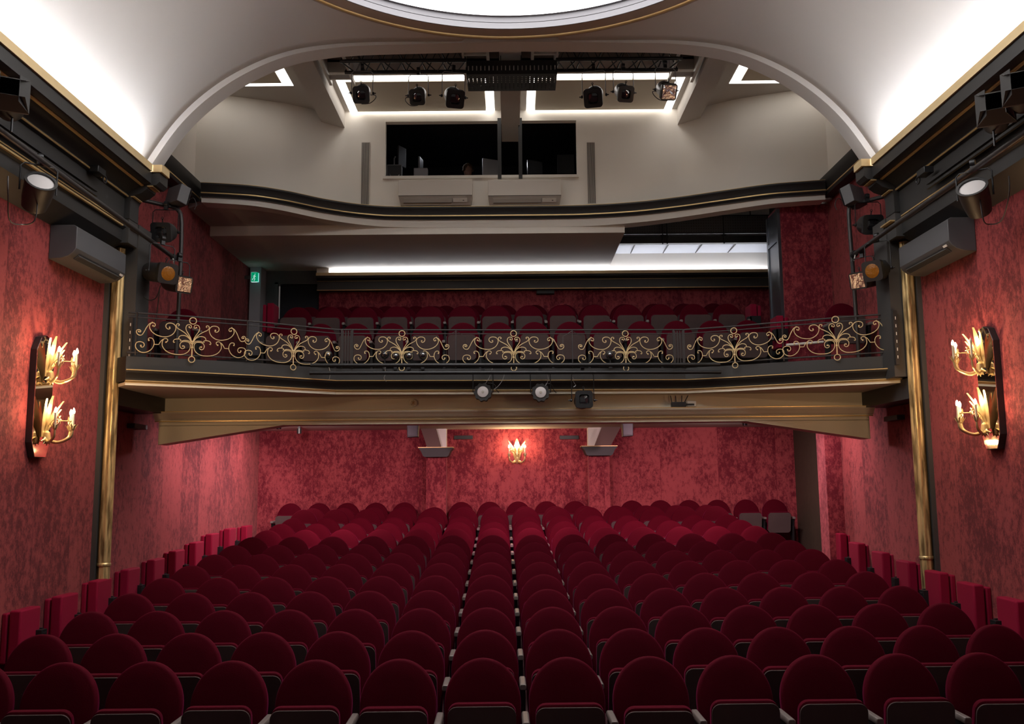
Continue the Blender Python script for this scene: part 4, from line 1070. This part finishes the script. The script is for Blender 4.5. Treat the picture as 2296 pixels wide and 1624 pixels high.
    zc = [PY(360 if s < 0 else 1990, 640, 10.45), PY(350 if s < 0 else 1985, 668, 10.45), PY(330 if s < 0 else 1996, 672, 10.45), PY(308 if s < 0 else 2008, 650, 10.5)]
    tag(MB().tube([tuple(v_) for v_ in catmull(zc, 5)], .006, 5).build('power_cable', 'iron', smooth=60), 'black cable drooping between the %s gel lamp and the pier' % n, 'cable')
    zc = [PY(358 if s < 0 else 1975, 650, 10.6), PY(352 if s < 0 else 1990, 700, 10.7), PY(344 if s < 0 else 1992, 750, 10.75), PY(336 if s < 0 else 1996, 800, 10.75)]
    tag(MB().tube([tuple(v_) for v_ in catmull(zc, 5)], .006, 5).build('power_cable', 'iron', smooth=60), 'long black cable hanging past the %s end of the balustrade' % n, 'cable')

# ------------------------------------------------------------------ air conditioners
def wall_ac(s):
    n = SIDE[s]
    y0, y1 = 8.86, 10.02
    t = thing('air_conditioner', 'dark grey air conditioner high on the %s wall beside the gilded column' % n, 'air conditioner', (sx(s, XW), (y0 + y1) / 2, 2.42))
    h = (y1 - y0) / 2; q = -s
    pr = [(0, .18), (.24, .18), (.275, .16), (.275, -.06), (.25, -.10), (.20, -.14), (.12, -.165), (.0, -.17)]
    MB().prism([(q * a, b) for a, b in pr], -h, h, 'Y').build('casing', 'grey', t, smooth=30, bevel=.006)
    g = MB(Matrix.Translation((q * .225, 0, -.128)) @ Matrix.Rotation(q * R(-38), 4, 'Y')); g.box(-.03, .03, -h * .82, h * .82, -.012, .004)
    g.build('air_outlet', 'slot', t, smooth=0)
    g = MB(Matrix.Translation((q * .225, 0, -.128)) @ Matrix.Rotation(q * R(-38), 4, 'Y'))
    for k in range(5): g.box(-.028 + k * .013, -.024 + k * .013, -h * .80, h * .80, -.016, .0)
    g.build('louvre', 'grey', t, smooth=0)
    yy = h * .9 if s < 0 else -h * .78
    MB(Matrix.Translation((q * .262, 0, -.09)) @ Matrix.Rotation(q * R(-60), 4, 'Y')).box(-.012, .012, yy - .05, yy + .02, -.004, .004).build('sticker', 'white', t, smooth=0)
for s in (-1, 1): wall_ac(s)
for px0, px1, lab in ((893, 1059, 'left white air conditioner under the booth window'), (1094, 1259, 'right white air conditioner under the booth window')):
    Yf = YBW - .22
    a = PY(px0, 404, Yf); b = PY(px1, 456, Yf)
    t = thing('air_conditioner', lab, 'air conditioner', ((a.x + b.x) / 2, Yf, b.z), 0, 'white air conditioners under the booth window')
    w_ = (b.x - a.x) / 2; h = a.z - b.z
    MB().box(-w_, w_, 0, .22, .135, h).build('casing', 'plastic', t, smooth=30, bevel=.006)
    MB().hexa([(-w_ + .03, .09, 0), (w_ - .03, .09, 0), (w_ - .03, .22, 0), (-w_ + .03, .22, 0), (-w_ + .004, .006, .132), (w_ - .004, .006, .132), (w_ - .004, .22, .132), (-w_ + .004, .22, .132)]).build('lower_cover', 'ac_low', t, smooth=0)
    MB().box(-w_ + .004, w_ - .004, -.001, .01, .132, .138).build('panel_gap', 'slot', t, smooth=0)
    o_ = MB(Matrix.Translation((0, .032, .062)) @ Matrix.Rotation(R(30), 4, 'X')); o_.box(-w_ * .86, w_ * .45, -.012, .01, -.03, .035); o_.build('air_outlet', 'vent', t, smooth=0)
    MB(Matrix.Translation((0, .032, .062)) @ Matrix.Rotation(R(30), 4, 'X')).box(-w_ * .86, w_ * .45, -.016, .01, -.036, -.03).build('outlet_edge', 'slot', t, smooth=0)
    MB(Matrix.Translation((0, .032, .062)) @ Matrix.Rotation(R(30), 4, 'X')).box(w_ * .48, w_ * .86, -.012, .01, -.028, .033).build('control_panel', 'plastic', t, smooth=0)
    MB(Matrix.Translation((0, .032, .062)) @ Matrix.Rotation(R(30), 4, 'X')).box(w_ * .74, w_ * .78, -.016, .01, -.004, .008).build('indicator', 'slot', t, smooth=0)
# slot diffusers
for px, lab in ((820, 'left'), (1324.5, 'right')):
    Yd = YBW - .02
    a = PY(px, 319, Yd)
    zb = 4.43
    t = thing('slot_vent', 'tall narrow slotted air vent on the white gallery wall, %s of the booth window' % lab, 'vent', (a.x, Yd, zb), 0, 'slotted vents beside the booth window')
    h = a.z - zb
    MB().box(-.066, .066, -.006, .012, 0, h).build('vent_frame', 'plastic', t, smooth=0)
    for k in range(7):
        xx = -.060 + k * .018
        MB().box(xx, xx + .010, -.009, .0, .01, h - .01).build('slot', 'slot', t, smooth=0)

# ------------------------------------------------------------------ things in the control booth
SIL = BZ0
desk = thing('control_desk', 'dark control desk behind the booth window', 'desk', ((BX0 + BX1) / 2, 15.3, 4.3))
MB().box(-1.75, 1.75, -.35, .35, .62, .66).build('desk_top', 'booth', desk)
for x_ in (-1.7, 1.7): MB().box(x_ - .03, x_ + .03, -.3, .3, 0, .62).build('desk_leg', 'booth', desk)
ZD = 4.96
def monitor(px0, px1, py0, Y, rz, lab, m='screen', back=True):
    a = PY((px0 + px1) / 2, py0, Y)
    t = thing('computer_monitor', lab, 'monitor', (a.x, Y, ZD), rz)
    h = a.z - ZD; w_ = (PY(px1, py0, Y).x - PY(px0, py0, Y).x) / 2 / max(.3, abs(math.cos(rz)))
    MB().box(-w_, w_, -.015, .015, max(.0, h - .36), h).build('screen_panel', m, t, bevel=.006)
    MB().box(-.03, .03, .01, .03, 0, h * .6).box(-.08, .08, -.06, .08, 0, .012).build('stand', 'alu', t)
monitor(1082, 1124, 358, 15.25, R(24), 'dark monitor seen from behind in the booth, left of the post', 'alu')
monitor(1182, 1216, 361, 15.25, R(26), 'tilted dark monitor in the right pane of the booth', 'screen')
monitor(1249, 1287, 347, 15.9, R(0), 'square grey cabinet screen at the right end of the booth', 'grey')
monitor(939, 948, 355, 15.42, R(80), 'thin silver monitor seen edge-on in the booth', 'alu')
monitor(894, 908, 330, 15.4, R(60), 'grey screen turned sideways at the left of the booth', 'grey')
a = PY(868, 371, 15.0); b = PY(902, 371, 15.0)
t = thing('metal_rack_box', 'small silver-framed box on the booth sill at its left end', 'box', ((a.x + b.x) / 2, 15.02, ZD))
w_ = (b.x - a.x) / 2; h = a.z - ZD
MB().box(-w_ + .01, w_ - .01, -.05, .10, 0, h - .01).build('box_body', 'grey', t)
m_ = MB().box(-w_, -w_ + .012, -.06, -.05, 0, h).box(w_ - .012, w_, -.06, -.05, 0, h).box(-w_, w_, -.06, -.05, h - .012, h).box(-w_, w_, -.06, -.05, h * .2, h * .2 + .01); m_.build('box_frame', 'alu', t)
MB().tube([(-.08, -.056, h * .62), (-.03, -.058, h * .45), (.04, -.058, h * .45), (.085, -.056, h * .60)], .006, 5).build('handle', 'alu', t)
a = PY(943, 376, 15.05)
tag(MB().box(a.x - .12, a.x + .12, 15.06, 15.16, ZD, a.z).build('white_box', 'grey_l', bevel=.01), 'pale rounded box on the booth sill behind the silver monitor', 'box')
tag(MB().tube([(PY(884, 352, 15.1).x, 15.1, ZD), (PY(884, 352, 15.1).x, 15.1, PY(884, 356, 15.1).z), (PY(887, 352, 15.1).x, 15.08, PY(887, 352, 15.1).z)], .012, 6).build('microphone_stand', 'alu'), 'short silver stand above the framed box in the booth', 'stand')
a = PY(955, 305, 16.4)
tag(MB().hexa([(a.x - .15, 16.4, a.z - .045), (a.x + .15, 16.4, a.z - .045), (a.x + .14, 16.5, a.z + .06), (a.x - .16, 16.5, a.z + .06), (a.x - .15, 16.43, a.z - .045), (a.x + .15, 16.43, a.z - .045), (a.x + .14, 16.53, a.z + .06), (a.x - .16, 16.53, a.z + .06)]).build('ceiling_panel', 'vent', smooth=0), 'small grey panel hanging in the dark booth above the screens', 'panel')
a = PY(1184, 306, 16.4)
tag(MB().cbox((a.x, 16.45, a.z), (.13, .03, .11)).build('ceiling_panel', 'vent', smooth=0), 'small grey panel in the dark booth just right of the post', 'panel')
# the person at the desk
hp = PY(1050, 371, 15.85)
t = thing('person', 'person with curly brown hair bent behind the booth window sill', 'person', (hp.x, 15.85, 4.3))
H = hp.z - 4.3 - .02
me = bpy.data.meshes.new('body'); 
J = [(0, 0, .48), (0, -.03, .75), (0, -.06, H - .36), (0, -.08, H - .26), (0, -.09, H - .12), (.10, -.06, H - .38), (.21, -.05, H - .42), (.24, -.14, H - .62), (.12, -.42, H - .58), (-.10, -.06, H - .38), (-.21, -.05, H - .42), (-.24, -.14, H - .62), (-.12, -.42, H - .58), (.10, -.20, .46), (.12, -.48, .48), (.12, -.46, .06), (-.10, -.20, .46), (-.12, -.48, .48), (-.12, -.46, .06), (.10, -.50, H - .58), (-.10, -.50, H - .58)]
E = [(0, 1), (1, 2), (2, 3), (3, 4), (2, 5), (5, 6), (6, 7), (7, 8), (2, 9), (9, 10), (10, 11), (11, 12), (0, 13), (13, 14), (14, 15), (0, 16), (16, 17), (17, 18), (8, 19), (12, 20)]
rad = [.15, .14, .13, .055, .085, .08, .06, .045, .032, .08, .06, .045, .032, .10, .07, .045, .10, .07, .045, .03, .03]
me.from_pydata(J, E, []); pb_ = bpy.data.objects.new('body', me); C.objects.link(pb_); pb_.parent = t
md = pb_.modifiers.new('skin', 'SKIN'); md.use_smooth_shade = True
for i, sv in enumerate(me.skin_vertices[0].data): sv.radius = (rad[i], rad[i] * .8); sv.use_root = (i == 0)
pb_.modifiers.new('sub', 'SUBSURF').levels = 2; pb_.modifiers['sub'].render_levels = 2
me.materials.append(M['shirt'])
hd = MB(); hd.lathe([(.001, -.12), (.05, -.11), (.068, -.06), (.078, 0), (.078, .05), (.06, .10), (.001, .125)], 20, c=(0, -.10, H - .12)); hd.box(-.012, .012, -.20, -.17, H - .15, H - .115)
for q in (-1, 1): hd.lathe([(.001, -.02), (.014, 0), (.001, .02)], 8, c=(q * .08, -.09, H - .12)); hd.lathe([(.001, -.007), (.012, 0), (.001, .007)], 8, c=(q * .03, -.172, H - .10))
hd.build('head', 'skin', t, smooth=60)
hr = MB(); random.seed(3)
for k in range(70):
    a_ = random.uniform(0, 2 * PI); e_ = random.uniform(-.1, 1.0)
    c_ = (.085 * math.cos(a_) * math.cos(e_ * 1.4), -.09 + .09 * math.sin(a_) * math.cos(e_ * 1.4), H - .10 + .10 * math.sin(e_ * 1.5))
    if c_[1] < -.15 and c_[2] < H - .06: continue
    hr.lathe([(.001, -.028), (.022, -.015), (.028, 0), (.022, .015), (.001, .028)], 8, c=c_)
hr.build('hair', 'hair', t, smooth=60)
random.seed(11)
ch = thing('office_chair', 'dark chair under the person in the booth', 'chair', (hp.x, 15.95, 4.3))
MB().box(-.22, .22, -.28, .2, .30, .35).build('seat', 'booth', ch, bevel=.02); MB().box(-.2, .2, .19, .23, .4, .8).build('backrest', 'booth', ch, bevel=.02); MB().tube([(0, 0, .02), (0, 0, .3)], .03, 8).build('pillar', 'booth', ch)
MB().box(-.25, .25, -.03, .03, 0, .03).box(-.03, .03, -.25, .25, 0, .03).build('base', 'booth', ch)

# ------------------------------------------------------------------ sconces
def sconce(name, label, loc, rz, tiers, plate=True, off=()):
    t = thing(name, label, 'wall light', loc, rz)
    # local: +Y points out of the wall, x along it
    if plate:
        hw, hh = .165, .60
        oc = [(-hw, -hh + .14), (-hw * .62, -hh), (hw * .62, -hh), (hw, -hh + .14), (hw, hh - .16), (hw * .55, hh - .03), (0, hh), (-hw * .55, hh - .03), (-hw, hh - .16)]
        MB().prism([(a, b) for a, b in oc], 0, .062, 'Y').build('backing_board', 'black', t, smooth=0)
        MB().prism([(a * .985, b * .99) for a, b in oc], .062, .068, 'Y').build('mirror_plate', 'mirror', t, smooth=0)
    bi = 0
    for z0 in tiers:
        y0 = .07 if plate else .01
        # fronds
        for fx, lean, ln, wd_, out in ((0, 0, .40, .052, .05), (-.10, -.10, .36, .030, .05), (.10, .10, .36, .030, .05), (-.045, -.03, .27, .02, .10), (.045, .03, .27, .02, .10)):
            vs = []; N = 10
            for k in range(N + 1):
                u = k / N; w2 = wd_ * math.sin(PI * min(.97, .10 + u * .88)) ** .7 + .002
                cx_ = fx * .3 + lean * u ** 1.6 * 1.3; cy_ = y0 + .02 + out * u + .06 * u * u * (abs(lean) * 4 + .3)
                cz = z0 + ln * u
                vs += [(cx_ - w2, cy_, cz), (cx_, cy_ + .012, cz), (cx_ + w2, cy_, cz), (cx_, cy_ - .004, cz)]
            b = MB(); b._add(vs, [(i * 4 + j, i * 4 + (j + 1) % 4, (i + 1) * 4 + (j + 1) % 4, (i + 1) * 4 + j) for i in range(N) for j in range(4)] + [(3, 2, 1, 0), tuple(4 * N + j for j in range(4))])
            b.build('palm_leaf', 'leaf', t, smooth=70)
        # bottom leaves
        b = MB()
        for a_ in (-60, -30, 0, 30, 60):
            dx, dz = math.sin(R(a_)), -math.cos(R(a_))
            b.tube([(0, y0 + .03, z0 + .01), (dx * .06, y0 + .06, z0 + dz * .05), (dx * .12, y0 + .05, z0 + dz * .085)], [.012, .014, .003], 6)
        b.build('leaf_spray', 'leaf', t, smooth=60)
        MB().lathe([(.001, -.06), (.03, -.05), (.036, 0), (.03, .05), (.01, .07)], 12, c=(0, y0 + .05, z0 - .01)).build('boss', 'leaf', t)
        for ax, ay in ((-.15, .20), (0, .30), (.15, .20)):
            if not plate and ax == 0: ay = .12
            A = MB(); q = catmull([(0, y0 + .03, z0), (ax * .45, y0 + ay * .5, z0 - .055), (ax * .9, y0 + ay * .92, z0 - .01), (ax, y0 + ay, z0 + .06)], 4)
            A.tube([tuple(v_) for v_ in q], [.016 - .008 * abs(k / (len(q) - 1) - .4) for k in range(len(q))], 8)
            arm = A.build('candle_arm', 'leaf', t, smooth=60)
            cu = MB(); c0 = (ax, y0 + ay, z0 + .06)
            for k in range(6):
                a_ = k * PI / 3
                cu.hexa([(c0[0] + .006 * math.cos(a_ + .8), c0[1] + .006 * math.sin(a_ + .8), c0[2]), (c0[0] + .006 * math.cos(a_ - .8), c0[1] + .006 * math.sin(a_ - .8), c0[2]), (c0[0] + .030 * math.cos(a_ - .35), c0[1] + .030 * math.sin(a_ - .35), c0[2] + .04), (c0[0] + .030 * math.cos(a_ + .35), c0[1] + .030 * math.sin(a_ + .35), c0[2] + .04),
                         (c0[0] + .014 * math.cos(a_ + .5), c0[1] + .014 * math.sin(a_ + .5), c0[2] + .0), (c0[0] + .014 * math.cos(a_ - .5), c0[1] + .014 * math.sin(a_ - .5), c0[2]), (c0[0] + .045 * math.cos(a_), c0[1] + .045 * math.sin(a_), c0[2] + .06), (c0[0] + .044 * math.cos(a_ + .1), c0[1] + .044 * math.sin(a_ + .1), c0[2] + .06)])
            cu.build('petal_cup', 'leaf', arm, smooth=0)
            MB().tube([c0, (c0[0], c0[1], c0[2] + .165)], .011, 10).build('candle_tube', 'wax', arm)
            MB().lathe([(.001, -.005), (.010, 0), (.013, .015), (.010, .03), (.003, .046), (.0005, .05)], 10, c=(c0[0], c0[1], c0[2] + .168)).build('candle_bulb', 'bulb_off' if bi in off else 'bulb', arm, smooth=60)
            bi += 1
        # flower twigs
        for q in (-1, 1):
            b = MB().tube([tuple(v_) for v_ in catmull([(0, y0 + .04, z0 + .06), (q * .05, y0 + .12, z0 + .15), (q * .10, y0 + .20, z0 + .16)], 4)], .004, 5)
            for k in range(6):
                a_ = k * PI / 3; c_ = Vector((q * .10, y0 + .20, z0 + .16))
                b.tube([tuple(c_), tuple(c_ + Vector((.02 * math.cos(a_), .01, .02 * math.sin(a_)))), tuple(c_ + Vector((.045 * math.cos(a_), .015, .045 * math.sin(a_))))], [.003, .009, .002], 6)
            b.build('flower_twig', 'leaf', t, smooth=60)
    return t
SZ = .86
sconce('wall_sconce', 'gilt leaf sconce with candle bulbs on a tall mirror, left wall', (-XW, 8.80, SZ), -PI / 2, (-.40, .19), off=())
sconce('wall_sconce', 'gilt leaf sconce with candle bulbs on a tall mirror, right wall', (XW + XSH, 8.74, SZ + .0), PI / 2, (-.40, .19), off=(3,))
pp = PY(1159, 985, 17.2)
sconce('wall_sconce', 'small gilt candle sconce on the rear wall between the two pilasters', (pp.x, 17.30, .36), PI, (0.03,), plate=False)

# ------------------------------------------------------------------ small things
def px_box(name, mt, label, cat, x0, x1, y0, y1, Y, dep, group=None, bevel=.004):
    a, b = PY(x0, y0, Y), PY(x1, y1, Y)
    return tag(MB().box(a.x, b.x, Y, Y + dep, b.z, a.z).build(name, mt, smooth=0, bevel=bevel), label, cat, group)
px_box('wall_bar', 'black', 'flat dark bar on the rear wall left of the small sconce', 'fixture', 1018, 1060, 977, 985, 17.24, .06, 'flat bars beside the rear sconce')
px_box('wall_bar', 'black', 'flat dark bar on the rear wall right of the small sconce', 'fixture', 1255, 1298, 977, 985, 17.24, .06, 'flat bars beside the rear sconce')
px_box('wall_bar', 'black', 'flat dark bar under the frieze of the balcony rear wall', 'fixture', 1203, 1243, 649, 658, 16.50, .10)
for px, lab, sgn in ((925, 'left', -1), (1408, 'right', 1)):
    a = PY(px - 13, 940, 14.8); b = PY(px + 13, 981 if sgn < 0 else 979, 14.8)
    t = thing('loudspeaker', 'black loudspeaker under the balcony ceiling beside the %s beam' % lab, 'loudspeaker', ((a.x + b.x) / 2, 14.8, b.z), 0, 'loudspeakers under the balcony')
    w_ = (b.x - a.x) / 2; h = .955 - b.z
    MB().prism([(-w_ * .9, 0), (w_ * .9, .01), (w_, h), (-w_, h)], 0, .2, 'Y').build('cabinet', 'black', t, bevel=.005)
    MB().box(-w_ * .8, w_ * .8, -.008, 0, .03, h - .05).build('grille', 'metal', t)
    MB().box(-.02, .02, .06, .14, h, .98 - b.z).build('bracket', 'white', t)
for s, px, py, xx in ((-1, 308, 957, XR), (1, 2005, 938, XR)):
    p = PX(px, py, s * (xx - .05))
    tag(MB().box(p.x - .05, p.x + .05, p.y - .20, p.y + .20, p.z - .03, p.z + .03).build('wall_bar', 'charcoal', smooth=0, bevel=.004), 'small dark bar on the %s side wall under the dark fascia' % SIDE[s], 'fixture', 'dark bars on the side walls')
for s in (-1, 1):
    for i, Y in enumerate(WASH[s]):
        t = thing('wall_washer', 'small black downlight under the balcony, %s along the %s wall' % (ORD[i + 1], SIDE[s]), 'downlight', (s * 3.75, Y, .80), 0, 'black downlights under the balcony')
        MB().lathe([(.04, .05), (.04, .14)], 16).build('housing', 'metal', t); MB().box(-.02, .02, -.02, .02, .14, .19).build('bracket', 'metal', t)
# exit sign
p = PY(573, 622, 16.05)
t = thing('exit_sign', 'lit green running-man exit sign on the left balcony wall', 'exit sign', (p.x - .075, 16.05, p.z), 0)
MB().box(-(p.x - .075 + XR), .0, -.012, .012, -.03, .03).build('bracket', 'grey', t)
MB().box(.0, .10, -.03, .03, -.09, .09).build('sign_case', 'exitw', t, bevel=.004)
MB().box(.02, .13, .03, .033, -.085, .085).build('sign_back', 'mint', t)
MB().box(.005, .13, -.036, -.030, -.085, .085).build('sign_face', 'green', t)
m_ = MB().lathe([(.001, -.01), (.009, 0), (.001, .01)], 8, c=(.075, -.040, .05)); m_.tube([(.07, -.038, .035), (.06, -.038, -.01), (.075, -.038, -.04), (.06, -.038, -.07)], .007, 5); m_.tube([(.06, -.038, -.01), (.04, -.038, -.03), (.03, -.038, -.06)], .006, 5); m_.tube([(.09, -.038, .0), (.065, -.038, .025), (.04, -.038, .01)], .005, 5)
m_.build('running_figure', 'exitw', t)
# white pipe on the corner of the red panel
a = PY(1861, 440, 13.37); b = PY(1868, 712, 13.37)
tag(MB().tube([(a.x + .0, 13.37, 4.15), (a.x, 13.37, 1.43)], .016, 8).build('white_pipe', 'white'), 'thin white vertical pipe at the corner of the red balcony panel', 'pipe')
# ladder rack of white-marked strip beside each pier
for s in (-1, 1):
    x_ = sx(s, 4.36)
    m_ = MB().box(x_ - .022, x_ + .022, 10.19, 10.24, 1.27, 1.90)
    t = tag(m_.build('marked_strip', 'black', smooth=0), 'black upright strip with small white marks at the %s end of the railing' % SIDE[s], 'strip', 'marked strips at the railing ends')
    for k in range(6):
        MB().box(x_ - .004, x_ + .004, 10.185, 10.19, 1.34 + k * .09, 1.375 + k * .09).build('white_mark', 'white', t, smooth=0)

# safety wires and loose cables on the balcony front
for i, (pts, lab) in enumerate((([(736, 818), (740, 835), (738, 850), (733, 858)], 'thin pale safety wire hanging below the lone glass globe lamp'),
        ([(863, 816), (864, 838), (861, 848), (866, 856)], 'thin pale safety wire hanging below the leftmost of the four globe lamps'),
        ([(1104, 826), (1098, 845), (1090, 858), (1086, 866)], 'thin pale wire loop above the left pale disc lamp'),
        ([(1132, 833), (1128, 850), (1118, 865), (1108, 873)], 'reddish loose wire right of the left pale disc lamp'),
        ([(1226, 834), (1229, 850), (1225, 862), (1218, 868)], 'thin pale wire loop above the right pale disc lamp'),
        ([(1284, 846), (1287, 858), (1291, 864), (1286, 868)], 'thin pale safety wire left of the all-black balcony spotlight'))):
    q_ = [tuple(PY(a_, b_, 11.24)) for a_, b_ in pts]
    tag(MB().tube([tuple(v_) for v_ in catmull(q_, 4)], .003, 5).build('safety_wire', 'alu', smooth=60), lab, 'wire', 'wires on the balcony front')
a, b = PY(1763, 774, 12.1), PY(1846, 767, 12.1)
tag(MB().tube([tuple(a), tuple(b)], .018, 8).build('white_bar', 'white'), 'short slanting white bar behind the second scroll panel from the right', 'bar')
